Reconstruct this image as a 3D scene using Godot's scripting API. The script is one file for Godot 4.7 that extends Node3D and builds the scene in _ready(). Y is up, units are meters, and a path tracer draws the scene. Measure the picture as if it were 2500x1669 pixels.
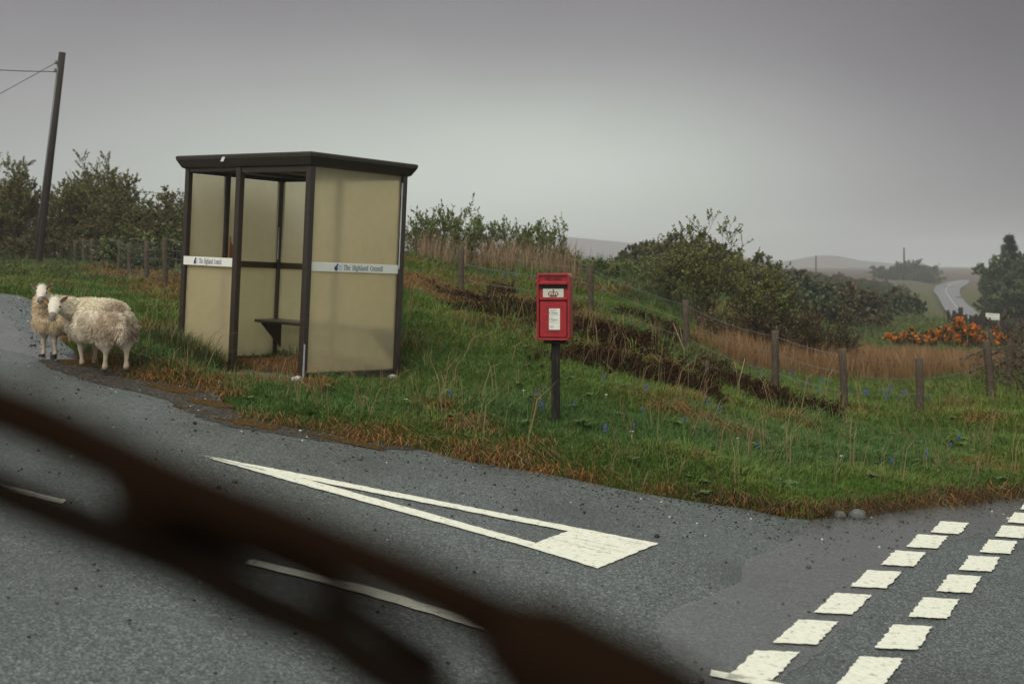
extends Node3D
# A wet junction on a moor: bus shelter, pillar-mounted letter box, two sheep, fences, willow scrub,
# seen through the wiper of a parked vehicle. Units are metres, y up, the camera looks along -z.
# Ground is described by (x, d) with d = -z, the distance ahead of the vehicle.

const EYE = 2.13
const ROAD_X = -0.105   # cross-fall of the junction
const ROAD_D = 0.0386   # rise of the junction ahead
var rng := RandomNumberGenerator.new()
var names := {}
var M := {}

# ---------------------------------------------------------------- naming
func numbered(called: String) -> String:
	var n: int = names.get(called, 0)
	names[called] = n + 1
	return called if n == 0 else "%s_%03d" % [called, n]

func tag(o: Node3D, label: String, category: String, group := "", kind := "") -> Node3D:
	if label: o.set_meta("label", label)
	if category: o.set_meta("category", category)
	if group: o.set_meta("group", group)
	if kind: o.set_meta("kind", kind)
	return o

func thing(called: String, label: String, category: String, at := Vector3.ZERO, group := "") -> Node3D:
	var o := Node3D.new()
	o.name = numbered(called)
	add_child(o, true)
	o.position = at
	return tag(o, label, category, group)

func obj(called: String, st: Variant, mat: Material, parent: Node = null) -> MeshInstance3D:
	var o := MeshInstance3D.new()
	o.mesh = st.commit() if st is SurfaceTool else st
	o.material_override = mat
	o.name = numbered(called) if parent == null else called
	(self if parent == null else parent).add_child(o, true)
	return o

func copies(called: String, mesh: Mesh, mat: Material, xf: Array, cols: PackedColorArray, parent: Node = null) -> MultiMeshInstance3D:
	var mm := MultiMesh.new()
	mm.transform_format = MultiMesh.TRANSFORM_3D
	mm.use_colors = cols.size() > 0
	mm.mesh = mesh
	mm.instance_count = xf.size()
	for i in xf.size():
		mm.set_instance_transform(i, xf[i])
		if cols.size(): mm.set_instance_color(i, cols[i])
	var o := MultiMeshInstance3D.new()
	o.multimesh = mm
	o.material_override = mat
	o.name = numbered(called) if parent == null else called
	(self if parent == null else parent).add_child(o, true)
	o.set_meta("kind", "stuff")
	return o

# ---------------------------------------------------------------- mesh helpers
func begin() -> SurfaceTool:
	var st := SurfaceTool.new()
	st.begin(Mesh.PRIMITIVE_TRIANGLES)
	return st

func tri(st: SurfaceTool, a: Vector3, b: Vector3, c: Vector3) -> void:
	st.add_vertex(a); st.add_vertex(b); st.add_vertex(c)

func quad(st: SurfaceTool, a: Vector3, b: Vector3, c: Vector3, d: Vector3) -> void:
	tri(st, a, b, c); tri(st, a, c, d)

func ctri(st: SurfaceTool, a: Vector3, b: Vector3, c: Vector3, col: Color) -> void:
	st.set_color(col); st.add_vertex(a); st.set_color(col); st.add_vertex(b); st.set_color(col); st.add_vertex(c)

# a box with chamfered edges; flat shaded
func cbox(st: SurfaceTool, size: Vector3, xf := Transform3D(), bev := 0.004) -> void:
	st.set_smooth_group(-1)
	var h := size / 2
	var b: float = minf(bev, minf(h.x, minf(h.y, h.z)) * 0.9)
	var ax := [Vector3.RIGHT, Vector3.UP, Vector3.BACK]
	for i in 3:
		var u: Vector3 = ax[(i + 1) % 3]
		var v: Vector3 = ax[(i + 2) % 3]
		var hu: float = h[(i + 1) % 3]
		var hv: float = h[(i + 2) % 3]
		for s in [-1.0, 1.0]:
			var n: Vector3 = ax[i] * h[i] * s
			var p := [n - u * (hu - b) - v * (hv - b), n + u * (hu - b) - v * (hv - b), n + u * (hu - b) + v * (hv - b), n - u * (hu - b) + v * (hv - b)]
			if s > 0: p.reverse()
			quad(st, xf * p[0], xf * p[1], xf * p[2], xf * p[3])
		# the four edges that run along axis i
		for su in [-1.0, 1.0]:
			for sv in [-1.0, 1.0]:
				var l: Vector3 = ax[i] * (h[i] - b)
				var p1: Vector3 = u * hu * su + v * (hv - b) * sv
				var p2: Vector3 = u * (hu - b) * su + v * hv * sv
				var q := [p1 - l, p1 + l, p2 + l, p2 - l]
				if su * sv < 0: q.reverse()
				quad(st, xf * q[0], xf * q[1], xf * q[2], xf * q[3])
	for sx in [-1.0, 1.0]:
		for sy in [-1.0, 1.0]:
			for sz in [-1.0, 1.0]:
				var a := Vector3(h.x * sx, (h.y - b) * sy, (h.z - b) * sz)
				var c := Vector3((h.x - b) * sx, h.y * sy, (h.z - b) * sz)
				var e := Vector3((h.x - b) * sx, (h.y - b) * sy, h.z * sz)
				if sx * sy * sz > 0: tri(st, xf * a, xf * e, xf * c)
				else: tri(st, xf * a, xf * c, xf * e)

func box_at(size: Vector3, at: Vector3, bev := 0.004, turn := Basis()) -> SurfaceTool:
	var st := begin()
	cbox(st, size, Transform3D(turn, at), bev)
	st.generate_normals()
	return st

func shift(d: Vector3) -> Transform3D:
	return Transform3D(Basis(), d)

# a beam of rectangular section between two points
func beam(st: SurfaceTool, a: Vector3, b: Vector3, w: float, t: float, side: Vector3, bev := 0.004) -> void:
	var y := (b - a).normalized()
	var x := (side - y * side.dot(y)).normalized()
	cbox(st, Vector3(w, a.distance_to(b), t), Transform3D(Basis(x, y, x.cross(y)), (a + b) / 2), bev)

func tube(st: SurfaceTool, pts: Array, radii: Array, sides := 6, col := Color.WHITE, cap := true) -> void:
	st.set_smooth_group(0)
	var rings := []
	var side := Vector3.RIGHT
	for i in pts.size():
		var d: Vector3 = (pts[mini(i + 1, pts.size() - 1)] - pts[maxi(i - 1, 0)]).normalized()
		if absf(d.dot(side)) > 0.95: side = Vector3.BACK if absf(d.z) < 0.9 else Vector3.UP
		var x := (side - d * side.dot(d)).normalized()
		side = x
		var y := d.cross(x)
		var ring := PackedVector3Array()
		for k in sides:
			var a := TAU * k / sides
			ring.append(pts[i] + (x * cos(a) + y * sin(a)) * radii[i])
		rings.append(ring)
	st.set_color(col)
	for i in pts.size() - 1:
		for k in sides:
			var k2 := (k + 1) % sides
			st.add_vertex(rings[i][k]); st.add_vertex(rings[i + 1][k2]); st.add_vertex(rings[i][k2])
			st.add_vertex(rings[i][k]); st.add_vertex(rings[i + 1][k]); st.add_vertex(rings[i + 1][k2])
	if cap:
		for e in [0, pts.size() - 1]:
			for k in sides:
				var k2: int = (k + 1) % sides
				if e == 0: tri(st, pts[e], rings[e][k], rings[e][k2])
				else: tri(st, pts[e], rings[e][k2], rings[e][k])

# a flat polygon (x, d) laid on the plane of the road, lifted a little
func flat_on_road(poly: PackedVector2Array, lift: float) -> SurfaceTool:
	var st := begin()
	var idx := Geometry2D.triangulate_polygon(poly)
	var n := Vector3(-ROAD_X, 1, ROAD_D).normalized()
	for k in range(0, idx.size(), 3):
		var p := []
		for j in 3: p.append(Vector3(poly[idx[k + j]].x, road_y(poly[idx[k + j]]) + lift, -poly[idx[k + j]].y))
		if (p[1] - p[0]).cross(p[2] - p[0]).y > 0: p.reverse()
		for q in p:
			st.set_normal(n); st.add_vertex(q)
	return st

func road_y(p: Vector2) -> float:
	return ROAD_X * p.x + ROAD_D * p.y

# subdivide and roughen the outline of a painted marking
func worn(poly: PackedVector2Array, step: float, rough: float) -> PackedVector2Array:
	while rough > 0.0005:      # an outline that crosses itself is drawn again, a little smoother
		var tried := roughened(poly, step, rough)
		if Geometry2D.triangulate_polygon(tried).size() > 0: return tried
		rough *= 0.75
	return poly

func roughened(poly: PackedVector2Array, step: float, rough: float) -> PackedVector2Array:
	var out := PackedVector2Array()
	for i in poly.size():
		var a := poly[i]
		var b := poly[(i + 1) % poly.size()]
		var n := maxi(1, int(a.distance_to(b) / step))
		for k in n:
			var p := a.lerp(b, float(k) / n)
			if k > 0: p += Vector2(rng.randf_range(-1, 1), rng.randf_range(-1, 1)) * rough
			out.append(p)
	return out

# ---------------------------------------------------------------- materials
func mat(col: Color, rough := 0.8, spec := 0.5) -> StandardMaterial3D:
	var m := StandardMaterial3D.new()
	m.albedo_color = col.linear_to_srgb()
	m.roughness = rough
	m.metallic_specular = spec
	return m

func vmat(rough := 0.8, spec := 0.4) -> StandardMaterial3D:
	var m := mat(Color.WHITE, rough, spec)
	m.vertex_color_use_as_albedo = true
	return m

func noise_tex(freq: float, ramp: Array, size := 512, seed_ := 1, cell := false, oct := 4, normal := 0.0) -> NoiseTexture2D:
	var n := FastNoiseLite.new()
	n.seed = seed_
	n.frequency = freq
	n.noise_type = FastNoiseLite.TYPE_CELLULAR if cell else FastNoiseLite.TYPE_SIMPLEX_SMOOTH
	n.fractal_octaves = oct
	if cell:
		n.cellular_return_type = FastNoiseLite.RETURN_CELL_VALUE
		n.fractal_type = FastNoiseLite.FRACTAL_NONE
	var t := NoiseTexture2D.new()
	t.width = size; t.height = size
	t.seamless = true
	t.noise = n
	if normal > 0:
		t.as_normal_map = true
		t.bump_strength = normal
	elif ramp.size():
		var g := Gradient.new()
		var off := PackedFloat32Array()
		var cs := PackedColorArray()
		for r in ramp:
			off.append(r[0]); cs.append((r[1] as Color).linear_to_srgb())
		g.offsets = off
		g.colors = cs
		t.color_ramp = g
	return t

func world_tex(m: StandardMaterial3D, metres: float) -> void:
	m.uv1_triplanar = true
	m.uv1_world_triplanar = true
	m.uv1_scale = Vector3.ONE / metres

func grey(v: float) -> Color:
	return Color(v, v, v)

func make_materials() -> void:
	var a := mat(Color.WHITE, 0.5, 0.6)
	a.albedo_texture = noise_tex(0.24, [[0.0, Color(0.008, 0.010, 0.010)], [0.3, Color(0.032, 0.039, 0.041)], [0.6, Color(0.070, 0.083, 0.085)], [0.9, Color(0.14, 0.158, 0.155)], [1.0, Color(0.26, 0.26, 0.25)]], 1024, 3, true)
	a.heightmap_enabled = true
	a.heightmap_texture = noise_tex(0.2, [], 1024, 5, false, 3)
	a.heightmap_scale = 0.55
	world_tex(a, 2.6)
	a.roughness = 1.0
	a.roughness_texture = noise_tex(0.006, [[0.0, grey(0.20)], [0.5, grey(0.36)], [1.0, grey(0.55)]], 512, 9)
	a.detail_enabled = true
	a.detail_blend_mode = BaseMaterial3D.BLEND_MODE_MUL
	a.detail_albedo = noise_tex(0.007, [[0.0, grey(0.45)], [0.35, grey(0.78)], [0.6, grey(0.95)], [1.0, grey(1.0)]], 512, 12, false, 5)
	a.detail_uv_layer = BaseMaterial3D.DETAIL_UV_2
	a.uv2_triplanar = true
	a.uv2_world_triplanar = true
	a.uv2_scale = Vector3.ONE / 7.3
	a.clearcoat_enabled = true
	a.clearcoat = 0.22
	a.clearcoat_roughness = 0.30
	M.asphalt = a
	var fa := mat(Color(0.12, 0.12, 0.125), 0.22, 0.6)
	M.far_asphalt = fa
	var g := mat(Color.WHITE, 0.75, 0.4)
	g.albedo_texture = noise_tex(0.16, [[0.0, Color(0.010, 0.008, 0.006)], [0.5, Color(0.034, 0.027, 0.020)], [0.9, Color(0.075, 0.060, 0.045)], [1.0, Color(0.15, 0.14, 0.12)]], 512, 4, true)
	g.heightmap_enabled = true
	g.heightmap_texture = noise_tex(0.12, [], 512, 6, false, 3)
	g.heightmap_scale = 1.2
	world_tex(g, 1.7)
	M.grit = g
	var ms := mat(Color.WHITE, 0.95, 0.2)
	ms.albedo_texture = noise_tex(0.05, [[0.0, Color(0.030, 0.020, 0.010)], [0.45, Color(0.075, 0.038, 0.012)], [0.7, Color(0.10, 0.060, 0.014)], [0.85, Color(0.11, 0.095, 0.016)], [1.0, Color(0.17, 0.15, 0.02)]], 512, 8, false, 5)
	ms.heightmap_enabled = true
	ms.heightmap_texture = noise_tex(0.1, [], 512, 13, false, 4)
	ms.heightmap_scale = 1.5
	world_tex(ms, 1.3)
	M.moss = ms
	var p := mat(Color.WHITE, 0.55)
	p.albedo_texture = noise_tex(0.02, [[0.0, Color(0.16, 0.15, 0.12)], [0.16, Color(0.36, 0.33, 0.26)], [0.27, Color(0.66, 0.64, 0.54)], [0.45, Color(0.76, 0.75, 0.65)], [1.0, Color(0.82, 0.82, 0.72)]], 1024, 21, false, 6)
	p.heightmap_enabled = true
	p.heightmap_texture = noise_tex(0.16, [], 512, 22, false, 3)
	p.heightmap_scale = 0.25
	world_tex(p, 1.3)
	M.paint = p
	var w := mat(Color(0.12, 0.115, 0.10), 0.05, 0.5)
	w.albedo_color.a = 0.20
	w.transparency = BaseMaterial3D.TRANSPARENCY_ALPHA
	w.normal_enabled = true
	w.normal_texture = noise_tex(0.024, [], 512, 31, false, 3, 5.0)
	w.normal_scale = 0.42
	world_tex(w, 1.6)
	w.uv1_scale = Vector3(0.55, 1, 1.7)
	M.water = w
	M.earth = vmat(0.95, 0.2)
	M.blade = vmat(0.55, 0.35)
	M.blade.backlight_enabled = true
	M.blade.backlight = Color(0.35, 0.35, 0.35)
	M.dry = vmat(0.75, 0.3)
	M.heather = vmat(0.95, 0.08)
	M.bark = vmat(0.85, 0.3)
	M.leaf = vmat(0.5, 0.4)
	M.leaf.backlight_enabled = true
	M.leaf.backlight = Color(0.4, 0.4, 0.4)
	var f := mat(Color.WHITE, 0.45)
	f.albedo_texture = noise_tex(0.03, [[0.0, Color(0.016, 0.010, 0.006)], [0.5, Color(0.026, 0.017, 0.011)], [1.0, Color(0.042, 0.030, 0.022)]], 256, 40, false, 4)
	world_tex(f, 0.6)
	M.brown = f
	var t := mat(Color.WHITE, 0.9)
	t.albedo_texture = noise_tex(0.02, [[0.0, Color(0.032, 0.022, 0.014)], [0.5, Color(0.070, 0.050, 0.033)], [1.0, Color(0.15, 0.125, 0.09)]], 512, 44, false, 5)
	t.heightmap_enabled = true
	t.heightmap_texture = noise_tex(0.04, [], 256, 45)
	t.heightmap_scale = 0.5
	t.uv1_triplanar = true
	t.uv1_scale = Vector3(9, 0.9, 9)
	M.timber = t
	var o := mat(Color.WHITE, 0.9)
	o.albedo_texture = noise_tex(0.02, [[0.0, Color(0.012, 0.008, 0.006)], [0.5, Color(0.024, 0.016, 0.012)], [1.0, Color(0.042, 0.031, 0.024)]], 512, 46, false, 5)
	o.uv1_triplanar = true
	o.uv1_scale = Vector3(6, 0.4, 6)
	M.creosote = o
	M.wire = mat(Color(0.16, 0.17, 0.17), 0.5)
	M.wire.metallic = 0.6
	M.cable = mat(Color(0.02, 0.02, 0.02), 0.6)
	var fr := mat(Color.WHITE, 0.22, 0.4)
	fr.albedo_texture = noise_tex(0.012, [[0.0, Color(0.94, 0.85, 0.63)], [0.45, Color(0.97, 0.89, 0.67)], [1.0, Color(0.99, 0.92, 0.71)]], 1024, 50, false, 8)
	fr.albedo_color = Color(1, 1, 1, 0.17)
	fr.backlight_enabled = true
	fr.backlight = Color(0.66, 0.66, 0.66)
	fr.refraction_enabled = true
	fr.refraction_scale = 0.02
	fr.uv1_triplanar = true
	fr.uv1_scale = Vector3.ONE * 0.5
	M.frosted = fr
	M.white_board = mat(Color(0.72, 0.73, 0.68), 0.5)
	M.ink = mat(Color(0.04, 0.07, 0.13), 0.6)
	M.blue_ink = mat(Color(0.02, 0.05, 0.20), 0.6)
	M.pale_ink = mat(Color(0.35, 0.42, 0.5), 0.6)
	M.peeled = mat(Color(0.42, 0.46, 0.46), 0.7)
	M.rust = mat(Color(0.22, 0.07, 0.022), 0.9)
	var c := mat(Color.WHITE, 0.85)
	c.albedo_texture = noise_tex(0.02, [[0.0, Color(0.07, 0.062, 0.045)], [1.0, Color(0.16, 0.145, 0.115)]], 256, 52, false, 5)
	world_tex(c, 0.8)
	M.concrete = c
	var r := mat(Color(0.31, 0.007, 0.013), 0.36)
	r.albedo_texture = noise_tex(0.02, [[0.0, grey(0.72)], [0.6, grey(1.0)], [1.0, grey(1.0)]], 256, 60, false, 4)
	r.uv1_triplanar = true
	r.uv1_scale = Vector3.ONE * 2.0
	r.clearcoat_enabled = true
	r.clearcoat = 0.15
	r.clearcoat_roughness = 0.12
	M.red = r
	M.slot = mat(Color(0.006, 0.005, 0.005), 0.8)
	M.plate = mat(Color(0.50, 0.50, 0.44), 0.5)
	M.crown = mat(Color(0.16, 0.008, 0.010), 0.5)
	M.notice = mat(Color(0.66, 0.68, 0.62), 0.35)
	M.black_ink = mat(Color(0.02, 0.025, 0.03), 0.6)
	M.grey_ink = mat(Color(0.28, 0.30, 0.30), 0.6)
	var st_ := mat(Color.WHITE, 0.75, 0.25)
	st_.albedo_texture = noise_tex(0.02, [[0.0, Color(0.012, 0.011, 0.010)], [0.6, Color(0.022, 0.020, 0.018)], [1.0, Color(0.06, 0.05, 0.045)]], 256, 62, false, 5)
	st_.uv1_triplanar = true
	st_.uv1_scale = Vector3(2, 0.6, 2)
	M.steel = st_
	M.skin = vmat(0.8, 0.3)
	M.wool = vmat(0.95, 0.1)
	M.wool.rim_enabled = true
	M.wool.rim = 0.4
	M.eye = mat(Color(0.012, 0.009, 0.007), 0.15)
	M.yellow_tag = mat(Color(0.75, 0.36, 0.02), 0.5)
	M.hoof = mat(Color(0.03, 0.025, 0.022), 0.7)
	var s := mat(Color.WHITE, 0.9)
	s.albedo_texture = noise_tex(0.03, [[0.0, Color(0.30, 0.29, 0.26)], [1.0, Color(0.58, 0.57, 0.53)]], 256, 70, false, 4)
	world_tex(s, 0.5)
	M.pale_stone = s
	var k := mat(Color.WHITE, 0.5)
	k.albedo_texture = noise_tex(0.03, [[0.0, Color(0.05, 0.055, 0.055)], [1.0, Color(0.14, 0.15, 0.15)]], 256, 71, false, 4)
	world_tex(k, 0.5)
	M.grey_stone = k
	M.flower_blue = mat(Color(0.05, 0.075, 0.30), 0.6)
	M.flower_white = mat(Color(0.7, 0.7, 0.62), 0.6)
	M.straw_wood = mat(Color(0.27, 0.19, 0.11), 0.8)
	M.rubber = mat(Color(0.009, 0.006, 0.004), 0.8, 0.12)
	M.arm = mat(Color(0.011, 0.0058, 0.0032), 0.8, 0.10)

# ---------------------------------------------------------------- terrain
var ctrl := PackedVector2Array()      # (x / d * 5, ln d)
var ctrl_w := PackedFloat64Array()
var ctrl_plane := [0.0, 0.0, 0.0]
const GA = 280
const GD = 300
const AT = 0.80
const D0 = 1.6
const D1 = 1150.0
var heights := PackedFloat32Array()
var kerb := PackedFloat32Array()      # distance from the carriageway
var road_poly := PackedVector2Array()
var bumps := FastNoiseLite.new()

func warp(x: float, d: float) -> Vector2:
	return Vector2(x / d * 5.0, log(d))

func tps(r2: float) -> float:
	return 0.0 if r2 < 1e-9 else r2 * log(r2) * 0.5

func fit_land(pts: Array) -> void:
	var n := pts.size()
	var m := n + 3
	var A := []
	for p in pts: ctrl.append(warp(p.x, p.z))
	for i in m:
		var row := PackedFloat64Array()
		row.resize(m + 1)
		for j in m:
			if i < n and j < n: row[j] = tps(ctrl[i].distance_squared_to(ctrl[j])) + (0.004 if i == j else 0.0)
			elif i < n: row[j] = [1.0, ctrl[i].x, ctrl[i].y][j - n]
			elif j < n: row[j] = [1.0, ctrl[j].x, ctrl[j].y][i - n]
		if i < n: row[m] = pts[i].y
		A.append(row)
	for i in m:
		var best := i
		for j in range(i + 1, m):
			if absf(A[j][i]) > absf(A[best][i]): best = j
		var sw = A[i]; A[i] = A[best]; A[best] = sw
		var pi: PackedFloat64Array = A[i]
		for j in range(i + 1, m):
			var rj: PackedFloat64Array = A[j]
			var k := rj[i] / pi[i]
			if k == 0.0: continue
			for q in range(i, m + 1): rj[q] -= k * pi[q]
			A[j] = rj
	var x := PackedFloat64Array()
	x.resize(m)
	for i in range(m - 1, -1, -1):
		var s: float = A[i][m]
		for j in range(i + 1, m): s -= A[i][j] * x[j]
		x[i] = s / A[i][i]
	ctrl_w = x.slice(0, n)
	ctrl_plane = [x[n], x[n + 1], x[n + 2]]

func land(x: float, d: float) -> float:
	var q := warp(x, d)
	var s: float = ctrl_plane[0] + ctrl_plane[1] * q.x + ctrl_plane[2] * q.y
	for i in ctrl_w.size():
		var r2 := q.distance_squared_to(ctrl[i])
		if r2 > 1e-9: s += ctrl_w[i] * r2 * log(r2) * 0.5
	return s

func poly_distance(p: Vector2, poly: PackedVector2Array) -> float:
	var best := 1e9
	for i in poly.size():
		var q := Geometry2D.get_closest_point_to_segment(p, poly[i], poly[(i + 1) % poly.size()])
		best = minf(best, p.distance_squared_to(q))
	best = sqrt(best)
	return -best if Geometry2D.is_point_in_polygon(p, poly) else best

func grid_pos(i: int, j: int) -> Vector2:
	var d := D0 * pow(D1 / D0, float(j) / (GD - 1))
	return Vector2((float(i) / (GA - 1) * 2 - 1) * AT * d, d)

func build_terrain() -> void:
	bumps.seed = 7
	bumps.frequency = 0.55
	bumps.fractal_octaves = 3
	heights.resize(GA * GD)
	kerb.resize(GA * GD)
	for j in GD:
		for i in GA:
			var p := grid_pos(i, j)
			var dist := 50.0
			if p.y < 30: dist = poly_distance(p, road_poly)
			var y := 0.0
			if dist < -0.7: y = road_y(p) - 0.06
			else:
				var f := land(p.x, p.y)
				f += bumps.get_noise_2d(p.x, p.y) * clampf(0.06 + p.y * 0.002, 0, 0.5) * clampf(dist * 1.2, 0, 1)
				if p.y > 60: f += bumps.get_noise_2d(p.x * 0.08, p.y * 0.08 + 40) * clampf((p.y - 60) * 0.004, 0, 0.7)
				y = lerpf(road_y(p) - 0.06, f, smoothstep(-0.12, 0.6, dist))
			heights[j * GA + i] = y
			kerb[j * GA + i] = dist
	var st := begin()
	for j in GD:
		for i in GA:
			var p := grid_pos(i, j)
			st.set_color(soil(p))
			st.add_vertex(Vector3(p.x, heights[j * GA + i], -p.y))
	for j in GD - 1:
		for i in GA - 1:
			var k := j * GA + i
			for q in [k, k + GA, k + 1, k + 1, k + GA, k + GA + 1]: st.add_index(q)
	st.generate_normals()
	tag(obj("ground", st, M.earth), "", "", "", "structure")

func soil(p: Vector2) -> Color:
	var n := bumps.get_noise_2d(p.x * 0.7 + 100, p.y * 0.7) * 0.5 + 0.5
	var near := Color(0.042, 0.052, 0.014).lerp(Color(0.060, 0.046, 0.020), n)
	var m := bumps.get_noise_2d(p.x * 0.03 + 60, p.y * 0.015) * 0.5 + 0.5
	var moor := Color(0.062, 0.078, 0.030).lerp(Color(0.110, 0.082, 0.050), m)
	var far := Color(0.10, 0.075, 0.060)
	return near.lerp(moor, smoothstep(40, 110, p.y)).lerp(far, smoothstep(280, 500, p.y))

func sample(a: PackedFloat32Array, x: float, d: float) -> float:
	var fi := clampf((x / d / AT + 1) * 0.5 * (GA - 1), 0, GA - 1.001)
	var fj := clampf(log(d / D0) / log(D1 / D0) * (GD - 1), 0, GD - 1.001)
	var i := int(fi)
	var j := int(fj)
	var k := j * GA + i
	return lerpf(lerpf(a[k], a[k + 1], fi - i), lerpf(a[k + GA], a[k + GA + 1], fi - i), fj - j)

func ground_at(x: float, d: float) -> Vector3:
	return Vector3(x, sample(heights, x, d), -d)

# ---------------------------------------------------------------- ground cover
func tuft(blades: int, h0: float, h1: float, spread: float, lean: float, width: float, seed_: int) -> ArrayMesh:
	var r := RandomNumberGenerator.new()
	r.seed = seed_
	var st := begin()
	for b in blades:
		var a := r.randf() * TAU
		var out := Vector3(cos(a), 0, sin(a))
		var base := out * spread * sqrt(r.randf()) + Vector3(r.randf_range(-1, 1), 0, r.randf_range(-1, 1)) * spread * 0.4
		var h := r.randf_range(h0, h1)
		var l := lean * r.randf_range(0.2, 1.3)
		var side := Vector3(-out.z, 0, out.x).rotated(Vector3.UP, r.randf_range(-0.8, 0.8)) * width * r.randf_range(0.7, 1.2)
		var mid := base + out * h * l * 0.35 + Vector3.UP * h * 0.6
		var tip := base + out * h * l * 1.1 + Vector3.UP * h * (1.0 - 0.45 * l * l)
		var c := Color.WHITE * r.randf_range(0.75, 1.2)
		var low := base - Vector3.UP * 0.03
		ctri(st, low - side, mid + side * 0.8, low + side, c)
		ctri(st, low - side, mid - side * 0.8, mid + side * 0.8, c)
		ctri(st, mid - side * 0.8, tip, mid + side * 0.8, c * 1.08)
	return st.commit()

var heather_beds := []   # (x, d, radius)
var sedge := PackedVector2Array()

func in_heather(p: Vector2) -> float:
	var best := 9.0
	for h in heather_beds: best = minf(best, Vector2((p.x - h.x), (p.y - h.y) * 0.36).length() / h.z)
	return best

func tumble(p: Vector3, s: float, up := Vector3.ONE) -> Transform3D:
	var b := Basis(Vector3.UP, rng.randf() * TAU) * Basis(Vector3.RIGHT, rng.randf_range(-0.12, 0.12))
	return Transform3D(b.scaled(Vector3(s * up.x, s * up.y, s * up.z)), p)

func sow() -> void:
	var kinds := {"short": [], "long": [], "dead": [], "straw": [], "sedge": [], "heather": []}
	var tints := {}
	for k in kinds: tints[k] = PackedColorArray()
	var n2 := FastNoiseLite.new()
	n2.seed = 33
	n2.frequency = 0.42
	n2.fractal_octaves = 3
	# [nearest, farthest, tufts per square metre, size]
	for band in [[9.4, 16.5, 430.0, 1.0], [16.5, 28.0, 190.0, 1.3], [28.0, 60.0, 40.0, 2.0], [60.0, 140.0, 5.0, 4.2]]:
		var area: float = 0.86 * (band[1] * band[1] - band[0] * band[0]) / 2
		for i in int(area * band[2]):
			var d := sqrt(rng.randf_range(band[0] * band[0], band[1] * band[1]))
			var x := rng.randf_range(-0.43, 0.43) * d
			var away := sample(kerb, x, d)
			var s: float = band[3] * rng.randf_range(0.75, 1.25)
			if away < 0.03 + rng.randf() * 0.12: continue
			if in_shelter(x, d): continue
			var p := ground_at(x, d)
			var q := Vector2(x, d)
			var n := n2.get_noise_2d(x, d) + 0.45 * n2.get_noise_2d(x * 4.1, d * 4.1)
			var w := n2.get_noise_2d(x * 0.35 + 70, d * 0.35)
			var r := rng.randf()
			if d > 24 and d < 60 and Geometry2D.is_point_in_polygon(q + Vector2(n2.get_noise_2d(x * 0.8, d * 0.8 + 30), n) * 2.2, sedge):
				if r < 0.78:
					kinds.sedge.append(tumble(p, s * (0.55 if d < 28 else 0.30), Vector3(1, rng.randf_range(0.7, 1.2), 1)))
					tints.sedge.append(Color(0.18, 0.095, 0.045).lerp(Color(0.30, 0.185, 0.09), rng.randf()))
				continue
			var bed := in_heather(q) + n * 0.95
			if bed < 1.0 and d < 28:
				var thick := 0.56 * clampf((1.0 - bed) / 0.55, 0.2, 1.0)
				if r < thick:
					kinds.heather.append(tumble(p, s * rng.randf_range(0.45, 0.8)))
					tints.heather.append(Color(0.020, 0.011, 0.007).lerp(Color(0.058, 0.031, 0.015), rng.randf()))
				elif r < thick + 0.022:
					kinds.straw.append(tumble(p, s * 0.9))
					tints.straw.append(Color(0.21, 0.14, 0.07))
				if r < thick + 0.022 or bed < 0.4: continue
				r = rng.randf()
			var edge: float = smoothstep(0.42, 0.08, away) if d < 20 else 0.0
			var brown: float = smoothstep(0.38, 0.66, n + edge * 0.60) * 0.8
			var lip: float = smoothstep(0.38, 0.12, away) * smoothstep(1.0, 1.7, x) if d < 14 else 0.0
			brown = maxf(brown, lip * 0.8)
			if d > 17 and x > -7 and x < 1.5: brown = maxf(brown, smoothstep(0.0, 0.4, w + n * 0.6) * 0.8)
			if d > 22 and x < -7: brown *= 0.7
			if d > 22 and d < 40 and x < -5.5: brown = maxf(brown, 0.65 * smoothstep(1.3, 0.4, absf(x + 6.6 + (d - 26.3) * 0.42) + n))
			if r < brown:
				var c := Color(0.19, 0.085, 0.022).lerp(Color(0.30, 0.15, 0.045), rng.randf())
				if rng.randf() < 0.35: c = Color(0.21, 0.155, 0.075)
				if lip > 0.2 and rng.randf() < 0.75: c = Color(0.085, 0.048, 0.020) * rng.randf_range(0.8, 1.5)
				kinds.dead.append(tumble(p, s))
				tints.dead.append(c * rng.randf_range(0.7, 1.1))
				continue
			s *= 0.70 + 0.75 * clampf(0.5 + n * 0.9, 0, 1)
			var green := Color(0.072, 0.138, 0.018).lerp(Color(0.135, 0.165, 0.026), clampf(n * 0.9 + 0.4, 0, 1))
			green = green.lerp(Color(0.054, 0.120, 0.028), clampf(w * 1.4 + 0.25, 0, 0.8))
			if d > 28: green = green.lerp(Color(0.066, 0.082, 0.030), 0.5)
			green *= rng.randf_range(0.75, 1.3)
			var l := shelter_xf.affine_inverse() * p
			var bare: bool = l.x > -0.8 and l.x < 1.35 and l.z > -0.5 and l.z < SH_W
			if bare: s *= 0.62
			var tall: float = clampf(0.10 + w * 0.25 + (0.25 if d > 18 and x > -1.0 else 0.0), 0.04, 0.75)
			if bare: tall = 0.0
			elif x < -2.2 and d > 13.2 and d < 18.5: tall = 0.35
			if rng.randf() < tall * 0.30:
				kinds.long.append(tumble(p, s * 0.68))
				tints.long.append(green if rng.randf() < 0.90 else Color(0.20, 0.15, 0.075))
			elif rng.randf() < 0.012 and d < 20:
				kinds.straw.append(tumble(p, s))
				tints.straw.append(Color(0.24, 0.17, 0.09))
			else:
				kinds.short.append(tumble(p, s))
				tints.short.append(green)
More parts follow.
